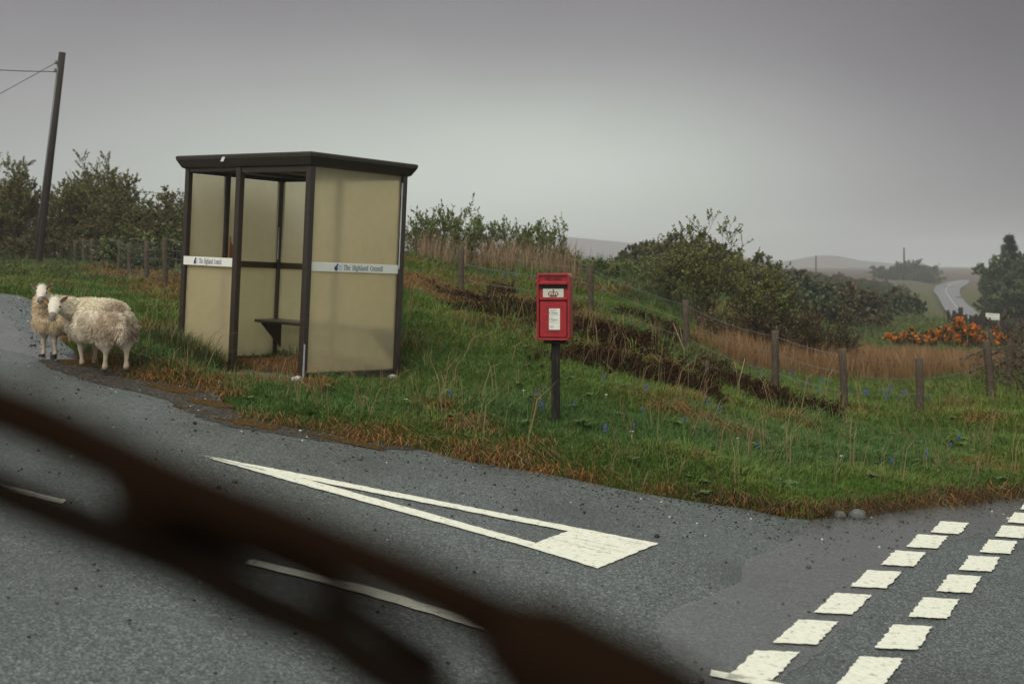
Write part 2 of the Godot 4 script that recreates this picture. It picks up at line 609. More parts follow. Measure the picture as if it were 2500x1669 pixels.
	var say := {
		"short": ["grass", "short lush green grass covering the verge and the bank", "grass", tuft(16, 0.035, 0.105, 0.080, 0.95, 0.0034, 3), M.blade],
		"long": ["long_grass", "longer arching green grass blades standing in the verge and bank", "grass", tuft(9, 0.15, 0.36, 0.05, 0.8, 0.0042, 4), M.blade],
		"dead": ["dead_grass", "matted orange brown dead grass along the road edge and in patches", "grass", tuft(13, 0.05, 0.15, 0.09, 1.25, 0.0045, 5), M.dry],
		"straw": ["bent_stalks", "thin pale straw stalks sticking out of the verge", "grass", tuft(3, 0.25, 0.55, 0.05, 0.75, 0.0030, 6), M.dry],
		"sedge": ["reddish_sedge", "tall reddish brown dry sedge filling the wet hollow beyond the fence", "sedge", tuft(12, 0.40, 0.85, 0.10, 0.35, 0.0055, 7), M.dry],
	}
	for k in say:
		var a: Array = say[k]
		tag(copies(a[0], a[3], a[4], kinds[k], tints[k]), a[1], a[2], "", "stuff")
	tag(copies("heather", heather_sprig(), M.heather, kinds.heather, tints.heather), "dark brown woody heather in a band down the bank behind the letter box", "heather", "", "stuff")

func heather_sprig() -> ArrayMesh:
	var st := begin()
	var r := RandomNumberGenerator.new()
	r.seed = 11
	for b in 16:
		var a := r.randf() * TAU
		var out := Vector3(cos(a), 0, sin(a))
		var p := out * 0.05 * r.randf()
		var dir := (out * r.randf_range(0.2, 0.9) + Vector3.UP).normalized()
		var l := r.randf_range(0.12, 0.28)
		var side := Vector3(-out.z, 0, out.x) * 0.0035
		var tip := p + dir * l
		var c := Color.WHITE * r.randf_range(0.6, 1.3)
		ctri(st, p - side, tip, p + side, c)
		for k in 7:
			var f := r.randf_range(0.3, 1.0)
			var o := p.lerp(tip, f)
			var e := Vector3(r.randf_range(-1, 1), r.randf_range(-0.2, 1.0), r.randf_range(-1, 1)).normalized() * 0.045
			var sd: Vector3 = e.cross(Vector3(r.randf(), r.randf(), r.randf())).normalized() * 0.007
			ctri(st, o - sd, o + e, o + sd, Color.WHITE * r.randf_range(0.5, 1.5))
	return st.commit()

# ---------------------------------------------------------------- trees and shrubs
# grows one branch with its side branches; wood into `wood`, leaves into `leaf`
func grow(wood: SurfaceTool, leaf: SurfaceTool, r: RandomNumberGenerator, at: Vector3, dir: Vector3, length: float, radius: float, level: int, o: Dictionary) -> void:
	var pts := [at]
	var rad := [radius]
	var p := at
	var d := dir
	var seg := 4 if level > 0 else 3
	for i in seg:
		d = (d + Vector3(r.randf_range(-1, 1), r.randf_range(-1, 1), r.randf_range(-1, 1)) * o.wobble + Vector3.UP * o.rise + o.wind).normalized()
		p += d * length / seg
		pts.append(p)
		rad.append(maxf(radius * (1.0 - 0.75 * (i + 1.0) / seg), o.thin))
	tube(wood, pts, rad, 5 if level > 1 else 3, o.bark * r.randf_range(0.7, 1.3), false)
	if level == 0:
		if r.randf() < o.bare: return
		for k in o.leaves:
			var f := r.randf_range(o.get("from", 0.15), 1.05)
			var q: Vector3 = pts[0].lerp(pts[seg], f)
			if f < 1: q = pts[int(f * seg)].lerp(pts[int(f * seg) + 1], f * seg - int(f * seg))
			var e := (d * 0.6 + Vector3(r.randf_range(-1, 1), r.randf_range(-0.7, 1), r.randf_range(-1, 1))).normalized()
			var s: float = o.size * r.randf_range(0.6, 1.25)
			var sd: Vector3 = e.cross(Vector3(r.randf_range(-1, 1), r.randf_range(-1, 1), r.randf_range(-1, 1))).normalized() * s * o.get("broad", 0.24)
			var c: Color = (o.tint as Color).lerp(o.tint2, r.randf()) * r.randf_range(0.65, 1.35)
			if f > 0.9 and r.randf() < o.get("tip", 0.0): c = o.tip_tint
			var m := q + e * s * 0.5
			ctri(leaf, q, m - sd, m + sd, c)
			ctri(leaf, m + sd, m - sd, q + e * s, c)
		return
	for k in o.kids[level - 1]:
		var f := r.randf_range(o.get("low", 0.25), 1.0)
		var i := mini(int(f * seg), seg - 1)
		var q: Vector3 = pts[i].lerp(pts[i + 1], f * seg - i)
		var sideways := d.cross(Vector3(r.randf_range(-1, 1), r.randf_range(-1, 1), r.randf_range(-1, 1))).normalized()
		var nd: Vector3 = (d * r.randf_range(0.4, 1.0) + sideways * o.open).normalized()
		grow(wood, leaf, r, q, nd, length * o.shrink * r.randf_range(0.7, 1.2), maxf(rad[i] * 0.6, o.thin), level - 1, o)

func plant_meshes(seed_: int, stems: int, height: float, spread: float, base_r: float, levels: int, o: Dictionary) -> Array:
	var r := RandomNumberGenerator.new()
	r.seed = seed_
	var wood := begin()
	var leaf := begin()
	for s in stems:
		var a := TAU * (s + r.randf()) / stems
		var out := Vector3(cos(a), 0, sin(a))
		var at: Vector3 = out * base_r * r.randf() - Vector3.UP * 0.08
		var dir: Vector3 = (Vector3.UP + out * spread * r.randf_range(0.3, 1.1)).normalized()
		grow(wood, leaf, r, at, dir, height * r.randf_range(0.55, 0.8), o.stem * r.randf_range(0.7, 1.2), levels, o)
	wood.generate_normals()
	return [wood.commit(), leaf.commit()]

func plant(called: String, meshes: Array, label: String, category: String, at: Vector3, turn: float, scale_: Vector3, group := "", crown := "crown") -> Node3D:
	var t := thing(called, label, category, at, group)
	t.rotation.y = turn
	t.scale = scale_
	obj("stems" if crown != "crown" else "trunk", meshes[0], M.bark, t)
	obj(crown, meshes[1], M.leaf, t)
	return t

func willow_look() -> Dictionary:
	return {"wobble": 0.16, "rise": 0.10, "wind": Vector3(0.0, 0, 0), "thin": 0.008, "bark": Color(0.055, 0.042, 0.032), "bare": 0.08, "leaves": 30, "size": 0.115, "tint": Color(0.080, 0.092, 0.022), "tint2": Color(0.165, 0.155, 0.042), "tip": 0.35, "tip_tint": Color(0.15, 0.075, 0.035), "kids": [6, 6, 5], "shrink": 0.55, "open": 0.75, "stem": 0.07, "low": 0.12}

# ---------------------------------------------------------------- sheep
# joints of a body: capsules [from, to, radius at from, radius at to]; returns a smooth-blended skin
func skin_of(bones: Array, cell: float, k: float, lo: Vector3, hi: Vector3, bump: FastNoiseLite, bump_by: Callable, paint: Callable, st: SurfaceTool) -> void:
	var n := Vector3i(((hi - lo) / cell).ceil()) + Vector3i.ONE
	var acc := PackedFloat32Array()
	acc.resize(n.x * n.y * n.z)
	var reach := k * 5.0
	for b in bones:
		var a: Vector3 = b[0]
		var c: Vector3 = b[1]
		var r0: float = b[2]
		var r1: float = b[3]
		var rm := maxf(r0, r1) + reach
		var l := Vector3i(((a.min(c) - Vector3.ONE * rm - lo) / cell).floor()).clamp(Vector3i.ZERO, n - Vector3i.ONE)
		var h := Vector3i(((a.max(c) + Vector3.ONE * rm - lo) / cell).ceil()).clamp(Vector3i.ZERO, n - Vector3i.ONE)
		var ac := c - a
		var len2 := maxf(ac.length_squared(), 1e-9)
		for z in range(l.z, h.z + 1):
			for y in range(l.y, h.y + 1):
				var row := (z * n.y + y) * n.x
				for x in range(l.x, h.x + 1):
					var p := lo + Vector3(x, y, z) * cell
					var t := clampf((p - a).dot(ac) / len2, 0, 1)
					var d := p.distance_to(a + ac * t) - lerpf(r0, r1, t)
					if d < reach: acc[row + x] += exp(-d / k)
	# surface: field > 1 is inside
	var cells := {}
	var verts := PackedVector3Array()
	var corner := [Vector3i(0, 0, 0), Vector3i(1, 0, 0), Vector3i(0, 1, 0), Vector3i(1, 1, 0), Vector3i(0, 0, 1), Vector3i(1, 0, 1), Vector3i(0, 1, 1), Vector3i(1, 1, 1)]
	var edges := [[0, 1], [2, 3], [4, 5], [6, 7], [0, 2], [1, 3], [4, 6], [5, 7], [0, 4], [1, 5], [2, 6], [3, 7]]
	var sy := n.x
	var sz := n.x * n.y
	var val := PackedFloat32Array()
	val.resize(acc.size())
	for i in acc.size(): val[i] = -1.0 if acc[i] < 1e-6 else clampf(k * log(acc[i]), -1.0, 1.0)
	for z in n.z - 1:
		for y in n.y - 1:
			for x in n.x - 1:
				var i := z * sz + y * sy + x
				var s := int(val[i] > 0) + int(val[i + 1] > 0) + int(val[i + sy] > 0) + int(val[i + sy + 1] > 0) + int(val[i + sz] > 0) + int(val[i + sz + 1] > 0) + int(val[i + sz + sy] > 0) + int(val[i + sz + sy + 1] > 0)
				if s == 0 or s == 8: continue
				var sum := Vector3.ZERO
				var cnt := 0
				for e in edges:
					var ca: Vector3i = corner[e[0]]
					var cb: Vector3i = corner[e[1]]
					var va := val[i + ca.x + ca.y * sy + ca.z * sz]
					var vb := val[i + cb.x + cb.y * sy + cb.z * sz]
					if (va > 0) != (vb > 0):
						sum += Vector3(ca).lerp(Vector3(cb), clampf(va / (va - vb), 0.02, 0.98))
						cnt += 1
				cells[i] = verts.size()
				verts.append(lo + (Vector3(x, y, z) + sum / cnt) * cell)
	var tris := PackedInt32Array()
	for z in range(1, n.z - 1):
		for y in range(1, n.y - 1):
			for x in range(1, n.x - 1):
				var i := z * sz + y * sy + x
				var ins := val[i] > 0
				for ax in 3:
					var o: int = [1, sy, sz][ax]
					if ins == (val[i + o] > 0): continue
					var u: int = [sy, sz, 1][ax]
					var v: int = [sz, 1, sy][ax]
					var q := [cells[i], cells[i - u], cells[i - u - v], cells[i - v]]
					if ins: q.reverse()
					for w in [0, 1, 2, 0, 2, 3]: tris.append(q[w])
	var nor := PackedVector3Array()
	nor.resize(verts.size())
	for t in range(0, tris.size(), 3):
		var g := (verts[tris[t + 2]] - verts[tris[t]]).cross(verts[tris[t + 1]] - verts[tris[t]])
		for j in 3: nor[tris[t + j]] += g
	for i in verts.size():
		var p := verts[i]
		nor[i] = nor[i].normalized()
		verts[i] = p + nor[i] * bump.get_noise_3dv(p) * bump_by.call(p)
	for i in tris:
		st.set_color(paint.call(verts[i]))
		st.add_vertex(verts[i])

func make_sheep(label: String, at: Vector3, yaw: float, size: float, poll: Vector3, face: Vector3, step_: float, tint: Color, seed_: int) -> Node3D:
	var t := thing("sheep", label, "sheep", at, "sheep at the roadside")
	t.rotation.y = yaw
	t.scale = Vector3.ONE * size
	var to_local := Transform3D(Basis(Vector3.UP, yaw).scaled(Vector3.ONE * size), at).affine_inverse()
	var hp := to_local * poll                  # top of the head between the ears
	var fd := (to_local.basis * face).normalized()
	var across := fd.cross(Vector3.UP).normalized()     # towards the animal's left or right ear
	var crown_up := across.cross(fd).normalized()
	var muzzle := hp + fd * 0.185
	var back := hp - fd * 0.02 - crown_up * 0.035
	var B := []
	# trunk: deep chest, rounded barrel, heavy rump
	B.append([Vector3(0.30, 0.455, 0), Vector3(0.12, 0.455, 0), 0.175, 0.205])
	B.append([Vector3(0.12, 0.455, 0), Vector3(-0.24, 0.455, 0), 0.205, 0.208])
	B.append([Vector3(-0.24, 0.455, 0), Vector3(-0.40, 0.475, 0), 0.205, 0.172])
	B.append([Vector3(0.38, 0.43, 0), Vector3(0.41, 0.52, 0), 0.125, 0.11])
	for s in [-1.0, 1.0]:
		B.append([Vector3(-0.38, 0.42, 0.090 * s), Vector3(-0.405, 0.30, 0.095 * s), 0.135, 0.095])   # woolly haunch
		B.append([Vector3(0.31, 0.40, 0.09 * s), Vector3(0.315, 0.30, 0.085 * s), 0.11, 0.065])       # shoulder
		var f: float = step_ * s
		B.append([Vector3(0.315, 0.34, 0.085 * s), Vector3(0.325 + f * 0.5, 0.19, 0.078 * s), 0.040, 0.022])   # forearm
		B.append([Vector3(0.325 + f * 0.5, 0.19, 0.078 * s), Vector3(0.315 + f, 0.055, 0.076 * s), 0.022, 0.017])
		B.append([Vector3(0.315 + f, 0.055, 0.076 * s), Vector3(0.330 + f, 0.035, 0.076 * s), 0.020, 0.019])
		var h: float = -step_ * s
		B.append([Vector3(-0.37, 0.36, 0.095 * s), Vector3(-0.45 + h * 0.5, 0.215, 0.092 * s), 0.052, 0.024])  # gaskin down to the hock
		B.append([Vector3(-0.45 + h * 0.5, 0.215, 0.092 * s), Vector3(-0.43 + h, 0.055, 0.09 * s), 0.024, 0.018])
		B.append([Vector3(-0.43 + h, 0.055, 0.09 * s), Vector3(-0.415 + h, 0.035, 0.09 * s), 0.021, 0.020])
	B.append([Vector3(-0.55, 0.50, 0), Vector3(-0.575, 0.33, 0), 0.05, 0.035])    # woolly tail
	# neck and head
	var neck0 := Vector3(0.38, 0.53, 0)
	B.append([neck0, neck0.lerp(back, 0.55) + Vector3(0, -0.015, 0), 0.125, 0.085])
	B.append([neck0.lerp(back, 0.5), back, 0.085, 0.052])
	var F := []      # the face gets a finer grid of its own
	F.append([back, hp + fd * 0.050 - crown_up * 0.045, 0.056, 0.056])
	F.append([hp + fd * 0.050 - crown_up * 0.040, muzzle - crown_up * 0.030, 0.054, 0.029])
	F.append([muzzle - crown_up * 0.026, muzzle - fd * 0.004 - crown_up * 0.040, 0.032, 0.027])
	F.append([hp + fd * 0.05 - crown_up * 0.085, muzzle - fd * 0.025 - crown_up * 0.056, 0.034, 0.018])  # jaw
	for s in [-1.0, 1.0]: F.append([hp + fd * 0.048 + across * 0.036 * s - crown_up * 0.022, hp + fd * 0.075 + across * 0.036 * s - crown_up * 0.030, 0.021, 0.017])   # brow and cheekbone
	var bump := FastNoiseLite.new()
	bump.seed = seed_
	bump.frequency = 9.0
	var headc := hp + fd * 0.08
	var woolly := func(p: Vector3) -> float:
		if p.y < 0.30: return 0.0
		return smoothstep(0.12, 0.20, p.distance_to(headc)) * smoothstep(0.28, 0.36, p.y)
	var patch := FastNoiseLite.new()
	patch.seed = seed_ + 5
	patch.frequency = 4.0
	var paint := func(p: Vector3) -> Color:
		var w: float = woolly.call(p)
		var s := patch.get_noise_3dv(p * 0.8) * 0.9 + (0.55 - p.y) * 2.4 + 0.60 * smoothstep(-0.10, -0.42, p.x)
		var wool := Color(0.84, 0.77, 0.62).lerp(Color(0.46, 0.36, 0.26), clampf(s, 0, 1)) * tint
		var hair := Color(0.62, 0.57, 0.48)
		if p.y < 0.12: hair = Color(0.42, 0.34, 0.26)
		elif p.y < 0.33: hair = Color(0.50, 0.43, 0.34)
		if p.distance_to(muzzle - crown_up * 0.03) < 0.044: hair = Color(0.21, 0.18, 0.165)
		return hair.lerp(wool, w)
	var st := begin()
	var lo := Vector3(-0.70, -0.03, -0.36).min(hp - Vector3.ONE * 0.3)
	var hi := Vector3(0.62, 0.80, 0.36).max(hp + Vector3.ONE * 0.22).max(muzzle + Vector3.ONE * 0.1)
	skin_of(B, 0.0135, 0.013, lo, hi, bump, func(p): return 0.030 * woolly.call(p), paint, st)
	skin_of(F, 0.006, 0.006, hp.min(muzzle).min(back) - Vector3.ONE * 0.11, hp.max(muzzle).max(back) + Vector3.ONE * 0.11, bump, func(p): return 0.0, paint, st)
	st.index()
	st.generate_normals()
	var body := st.commit()
	obj("body", body, M.skin, t)
	# fleece: locks of wool hanging from the woolly part of the skin
	var r := RandomNumberGenerator.new()
	r.seed = seed_
	var arr := body.surface_get_arrays(0)
	var vs: PackedVector3Array = arr[Mesh.ARRAY_VERTEX]
	var ns: PackedVector3Array = arr[Mesh.ARRAY_NORMAL]
	var fl := begin()
	for i in vs.size():
		var w: float = woolly.call(vs[i])
		for k in 5:
			if r.randf() > w * 0.95: continue
			var nn := ns[i]
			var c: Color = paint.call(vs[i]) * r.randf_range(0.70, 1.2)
			var l := r.randf_range(0.018, 0.042) * (1.6 if vs[i].y < 0.46 else 0.85)
			var tip := vs[i] + (nn * 0.62 + Vector3(r.randf_range(-0.4, 0.4), -0.75 if vs[i].y < 0.58 else -0.15, r.randf_range(-0.4, 0.4))).normalized() * l
			var o := vs[i] - nn * 0.004 + Vector3(r.randf_range(-1, 1), r.randf_range(-1, 1), r.randf_range(-1, 1)) * 0.006
			var sd := (tip - o).cross(nn).normalized() * r.randf_range(0.0028, 0.0050)
			ctri(fl, o - sd, tip, o + sd, c)
	tag(obj("fleece", fl, M.wool, t), "", "", "", "stuff")
	# face
	for s in [-1.0, 1.0]:
		var ear := begin()
		var e0: Vector3 = hp + across * 0.050 * s - crown_up * 0.022 + fd * 0.0
		var ed: Vector3 = (across * s * 0.85 + Vector3.UP * 0.62 - fd * 0.15).normalized()
		var ew: Vector3 = ed.cross(fd).normalized()
		var col := Color(0.50, 0.43, 0.37)
		var inner := Color(0.20, 0.14, 0.12)
		var pr := [0.010, 0.021, 0.024, 0.018, 0.002]
		for layer in 2:
			for q in 4:
				var a0: Vector3 = e0 + ed * 0.024 * q + fd * 0.004 * layer
				var a1: Vector3 = e0 + ed * 0.024 * (q + 1) + fd * 0.004 * layer
				var dip: Vector3 = -fd * 0.009
				var sh: float = 1.0 - 0.22 * layer
				var cc: Color = inner if layer == 1 else col
				ctri(ear, a0 + ew * pr[q] * sh, a1 + ew * pr[q + 1] * sh, a1 + dip, cc)
				ctri(ear, a0 + ew * pr[q] * sh, a1 + dip, a0 + dip, cc)
				ctri(ear, a0 - ew * pr[q] * sh, a1 + dip, a1 - ew * pr[q + 1] * sh, cc)
				ctri(ear, a0 - ew * pr[q] * sh, a0 + dip, a1 + dip, cc)
		obj("ear", ear, M.skin, t)
		var ball := SphereMesh.new()
		ball.radius = 0.0125; ball.height = 0.025; ball.radial_segments = 12; ball.rings = 6
		var eye := obj("eye", ball, M.eye, t)
		eye.position = hp + fd * 0.064 + across * 0.054 * s - crown_up * 0.018
		var nos := SphereMesh.new()
		nos.radius = 0.007; nos.height = 0.014; nos.radial_segments = 8; nos.rings = 4
		var no_ := obj("nostril", nos, M.eye, t)
		no_.position = muzzle + across * 0.014 * s - crown_up * 0.012 + fd * 0.022
	var m := begin()
	tube(m, [muzzle - across * 0.020 - crown_up * 0.052 + fd * 0.012, muzzle - crown_up * 0.052 + fd * 0.024, muzzle + across * 0.020 - crown_up * 0.052 + fd * 0.012], [0.003, 0.004, 0.003], 5)
	obj("mouth", m, M.eye, t)
	# hooves
	for q in [Vector3(0.337 - step_, 0.016, -0.076), Vector3(0.337 + step_, 0.016, 0.076), Vector3(-0.408 + step_, 0.016, -0.09), Vector3(-0.408 - step_, 0.016, 0.09)]:
		var hf := begin()
		for cl in [-1.0, 1.0]:
			cbox(hf, Vector3(0.066, 0.044, 0.028), shift(q + Vector3(0.006, 0.004, 0.0150 * cl)), 0.009)
		hf.generate_normals()
		obj("hoof", hf, M.hoof, t)
	# ear tag, on the ear that the photograph shows it on
	var yt := begin()
	var es := 1.0 if (t.transform.basis * across).x > 0 else -1.0
	if seed_ == 21: es = -es
	cbox(yt, Vector3(0.020, 0.034, 0.004), Transform3D(Basis(across, crown_up, across.cross(crown_up)), hp + across * 0.082 * es - crown_up * 0.010 + fd * 0.014), 0.003)
	yt.generate_normals()
	obj("ear_tag", yt, M.yellow_tag, t)
	return t

# ---------------------------------------------------------------- bus shelter
var shelter_xf := Transform3D()
const SH_L := 2.2
const SH_W := 1.45

func in_shelter(x: float, d: float) -> bool:
	var p := shelter_xf.affine_inverse() * Vector3(x, 1.0, -d)
	return p.x > -0.03 and p.x < SH_L + 0.0 and p.z > -0.16 and p.z < SH_W and not (p.x > 1.25 and p.z < -0.02)

func lettering(text: String, size: float, depth: float, serif := true) -> TextMesh:
	var t := TextMesh.new()
	var f := SystemFont.new()
	f.font_names = PackedStringArray(["Droid Serif" if serif else "Droid Sans"])
	t.font = f
	t.text = text
	t.font_size = 64
	t.pixel_size = size / 46.0
	t.depth = depth
	t.curve_step = 2.0
	return t

func build_shelter() -> void:
	var s := thing("bus_shelter", "brown framed bus shelter with frosted beige panels and white council bands", "bus shelter")
	s.transform = shelter_xf
	var top := 2.31
	# roof: a shallow tray with a deep, inward sloping fascia
	var rf := begin()
	rf.set_smooth_group(-1)
	var rings := []
	for r in [[2.285, 0.085], [2.30, 0.055], [2.385, 0.006], [2.418, 0.0], [2.432, 0.012], [2.440, 0.10]]:
		var o: float = 0.12 - r[1]
		rings.append([Vector3(-o, r[0], -o), Vector3(SH_L + o, r[0], -o), Vector3(SH_L + o, r[0], SH_W + o), Vector3(-o, r[0], SH_W + o)])
	for i in rings.size() - 1:
		for k in 4:
			quad(rf, rings[i][k], rings[i + 1][k], rings[i + 1][(k + 1) % 4], rings[i][(k + 1) % 4])
	quad(rf, rings[-1][0], rings[-1][3], rings[-1][2], rings[-1][1])
	quad(rf, rings[0][0], rings[0][1], rings[0][2], rings[0][3])
	rf.generate_normals()
	var roof := obj("roof", rf, M.brown, s)
	obj("joint_plate", box_at(Vector3(0.055, 0.085, 0.012), Vector3(1.40, 2.385, -0.118), 0.003, Basis(Vector3.RIGHT, 0.42)), M.peeled, roof)
	for x in [0.75, 1.5]:
		obj("ceiling_joist", box_at(Vector3(0.035, 0.03, SH_W - 0.1), Vector3(x, 2.268, SH_W / 2), 0.003), M.brown, roof)
	# posts: front corner, door post, far corner; back posts and one half way along each end wall
	var posts := [Vector3(0, 0.078, 0), Vector3(1.22, 0.078, 0), Vector3(SH_L, 0.070, 0), Vector3(0, 0.075, SH_W), Vector3(SH_L / 2, 0.068, SH_W), Vector3(SH_L, 0.078, SH_W), Vector3(SH_L, 0.065, SH_W * 0.40)]
	for p in posts:
		obj("post", box_at(Vector3(p.y, top + 0.25, p.y), Vector3(p.x, top / 2 - 0.14, p.z), 0.006), M.brown, s)
	# flaking pale paint on three posts
	for f in [[Vector3(-0.041, 0.19, -0.02), Vector3(0.004, 0.42, 0.026)], [Vector3(-0.026, 1.72, SH_W - 0.040), Vector3(0.026, 0.98, 0.004)], [Vector3(SH_L - 0.030, 1.48, SH_W - 0.041), Vector3(0.022, 0.40, 0.004)]]:
		var fl := begin()
		var n := 7
		for k in n:
			var h: float = f[1].y / n
			var w := rng.randf_range(0.55, 1.0)
			cbox(fl, Vector3(f[1].x * (w if f[1].x > f[1].z else 1.0), h * 1.02, f[1].z * (w if f[1].z > f[1].x else 1.0)), shift(f[0] + Vector3(0, -f[1].y / 2 + h * (k + 0.5), 0)), 0.001)
		fl.generate_normals()
		obj("flaking_paint", fl, M.peeled, s)
	# rails
	var rails := [
		[Vector3(SH_L / 2 + 0.02, 1.205, SH_W), Vector3(SH_L - 0.08, 0.070, 0.05)], [Vector3(SH_L, 1.205, SH_W * 0.70), Vector3(0.05, 0.070, SH_W * 0.6 - 0.08)], [Vector3(SH_L, 1.205, SH_W * 0.20), Vector3(0.05, 0.070, SH_W * 0.4 - 0.08)],
		[Vector3(0, 0.045, SH_W / 2), Vector3(0.05, 0.085, SH_W - 0.08)], [Vector3(SH_L, 0.05, SH_W / 2), Vector3(0.05, 0.08, SH_W - 0.08)], [Vector3(SH_L / 2, 0.05, SH_W), Vector3(SH_L - 0.08, 0.08, 0.05)],
		[Vector3(1.71, 2.275, 0), Vector3(0.90, 0.05, 0.04)], [Vector3(SH_L / 2, 2.27, SH_W), Vector3(SH_L - 0.08, 0.06, 0.04)], [Vector3(SH_L, 2.27, SH_W / 2), Vector3(0.04, 0.06, SH_W - 0.08)], [Vector3(0.61, 2.262, 0), Vector3(1.13, 0.07, 0.05)],
	]
	for r in rails: obj("rail", box_at(r[1], r[0], 0.005), M.brown, s)
	# frosted panes
	var panes := [
		[Vector3(0.004, 0.66, SH_W / 2), Vector3(0.005, 1.13, SH_W - 0.074)], [Vector3(0.004, 1.775, SH_W / 2), Vector3(0.005, 1.06, SH_W - 0.074)],
		[Vector3(1.71, 0.665, 0.004), Vector3(0.90, 1.10, 0.005)],
		[Vector3(SH_L - 0.002, 0.63, SH_W * 0.20), Vector3(0.005, 1.07, SH_W * 0.4 - 0.07)], [Vector3(SH_L - 0.002, 1.74, SH_W * 0.20), Vector3(0.005, 0.99, SH_W * 0.4 - 0.07)],
		[Vector3(SH_L - 0.002, 0.63, SH_W * 0.70), Vector3(0.005, 1.07, SH_W * 0.6 - 0.07)], [Vector3(SH_L - 0.002, 1.74, SH_W * 0.70), Vector3(0.005, 0.99, SH_W * 0.6 - 0.07)],
		[Vector3(SH_L * 0.75, 0.63, SH_W + 0.002), Vector3(SH_L / 2 - 0.07, 1.07, 0.005)], [Vector3(SH_L * 0.75, 1.74, SH_W + 0.002), Vector3(SH_L / 2 - 0.07, 0.99, 0.005)],
		[Vector3(SH_L * 0.25, 0.63, SH_W + 0.002), Vector3(SH_L / 2 - 0.07, 1.07, 0.005)], [Vector3(SH_L * 0.25, 1.74, SH_W + 0.002), Vector3(SH_L / 2 - 0.07, 0.99, 0.005)],
	]
	for p in panes: obj("frosted_panel", box_at(p[1], p[0], 0.001), M.frosted, s)
	# a ragged rusty shard left beside the far end post
	var sh := begin()
	sh.set_smooth_group(-1)
	var z0 := SH_W * 0.40 + 0.036
	var rag := [Vector2(0, 0), Vector2(0.17, 0), Vector2(0.13, 0.035), Vector2(0.10, 0.05), Vector2(0.09, 0.10), Vector2(0.055, 0.13), Vector2(0.05, 0.19), Vector2(0.02, 0.22), Vector2(0.012, 0.29), Vector2(0, 0.30)]
	var pv := PackedVector2Array(rag)
	var ix := Geometry2D.triangulate_polygon(pv)
	for off in [0.0, 0.006]:
		for k in range(0, ix.size(), 3):
			tri(sh, Vector3(SH_L - 0.045 - off, 1.24 + pv[ix[k]].y, z0 + pv[ix[k]].x), Vector3(SH_L - 0.045 - off, 1.24 + pv[ix[k + 1]].y, z0 + pv[ix[k + 1]].x), Vector3(SH_L - 0.045 - off, 1.24 + pv[ix[k + 2]].y, z0 + pv[ix[k + 2]].x))
	for k in pv.size():
		var a := pv[k]
		var b := pv[(k + 1) % pv.size()]
		quad(sh, Vector3(SH_L - 0.045, 1.24 + a.y, z0 + a.x), Vector3(SH_L - 0.045, 1.24 + b.y, z0 + b.x), Vector3(SH_L - 0.051, 1.24 + b.y, z0 + b.x), Vector3(SH_L - 0.051, 1.24 + a.y, z0 + a.x))
	sh.generate_normals()
	obj("rusty_shard", sh, M.rust, s)
	# white bands with the council's name
	var b1 := obj("band", box_at(Vector3(0.010, 0.098, SH_W - 0.07), Vector3(-0.006, 1.225, SH_W / 2 + 0.003), 0.002), M.white_board, s)
	lettered_band(b1, Vector3(-0.012, 1.225, 0.85), Basis(Vector3.UP, -PI / 2), 0.62, 0.42)
	var b2 := obj("band", box_at(Vector3(0.925, 0.098, 0.010), Vector3(1.715, 1.225, -0.040), 0.002), M.white_board, s)
	lettered_band(b2, Vector3(1.655, 1.225, -0.046), Basis(Vector3.UP, PI), 0.42, 0.29)
	# bench along the back wall
	var seat := obj("bench_seat", box_at(Vector3(SH_L - 0.12, 0.035, 0.36), Vector3(SH_L / 2 + 0.02, 0.53, SH_W - 0.215), 0.010, Basis(Vector3.RIGHT, -0.03)), M.brown, s)
	seat.set_meta("label", "dark slatless bench seat along the back wall")
	for x in [0.07, SH_L - 0.14]:
		var br := begin()
		br.set_smooth_group(-1)
		for side in [-1.0, 1.0]:
			var o := Vector3(x + 0.012 * side, 0, 0)
			var a := o + Vector3(0, 0.512, SH_W - 0.37)
			var b := o + Vector3(0, 0.512, SH_W - 0.03)
			var c := o + Vector3(0, 0.20, SH_W - 0.03)
			if side > 0: tri(br, a, b, c)
			else: tri(br, a, c, b)
		var q := [Vector3(x, 0.512, SH_W - 0.37), Vector3(x, 0.512, SH_W - 0.03), Vector3(x, 0.20, SH_W - 0.03)]
		for k in 3:
			var e := Vector3(0.012, 0, 0)
			quad(br, q[k] - e, q[(k + 1) % 3] - e, q[(k + 1) % 3] + e, q[k] + e)
		br.generate_normals()
		obj("bench_bracket", br, M.brown, s)
	# concrete base
	obj("floor_slab", box_at(Vector3(SH_L + 0.16, 0.5, SH_W + 0.30), Vector3(SH_L / 2, -0.245, SH_W / 2 - 0.10), 0.02), M.concrete, s)

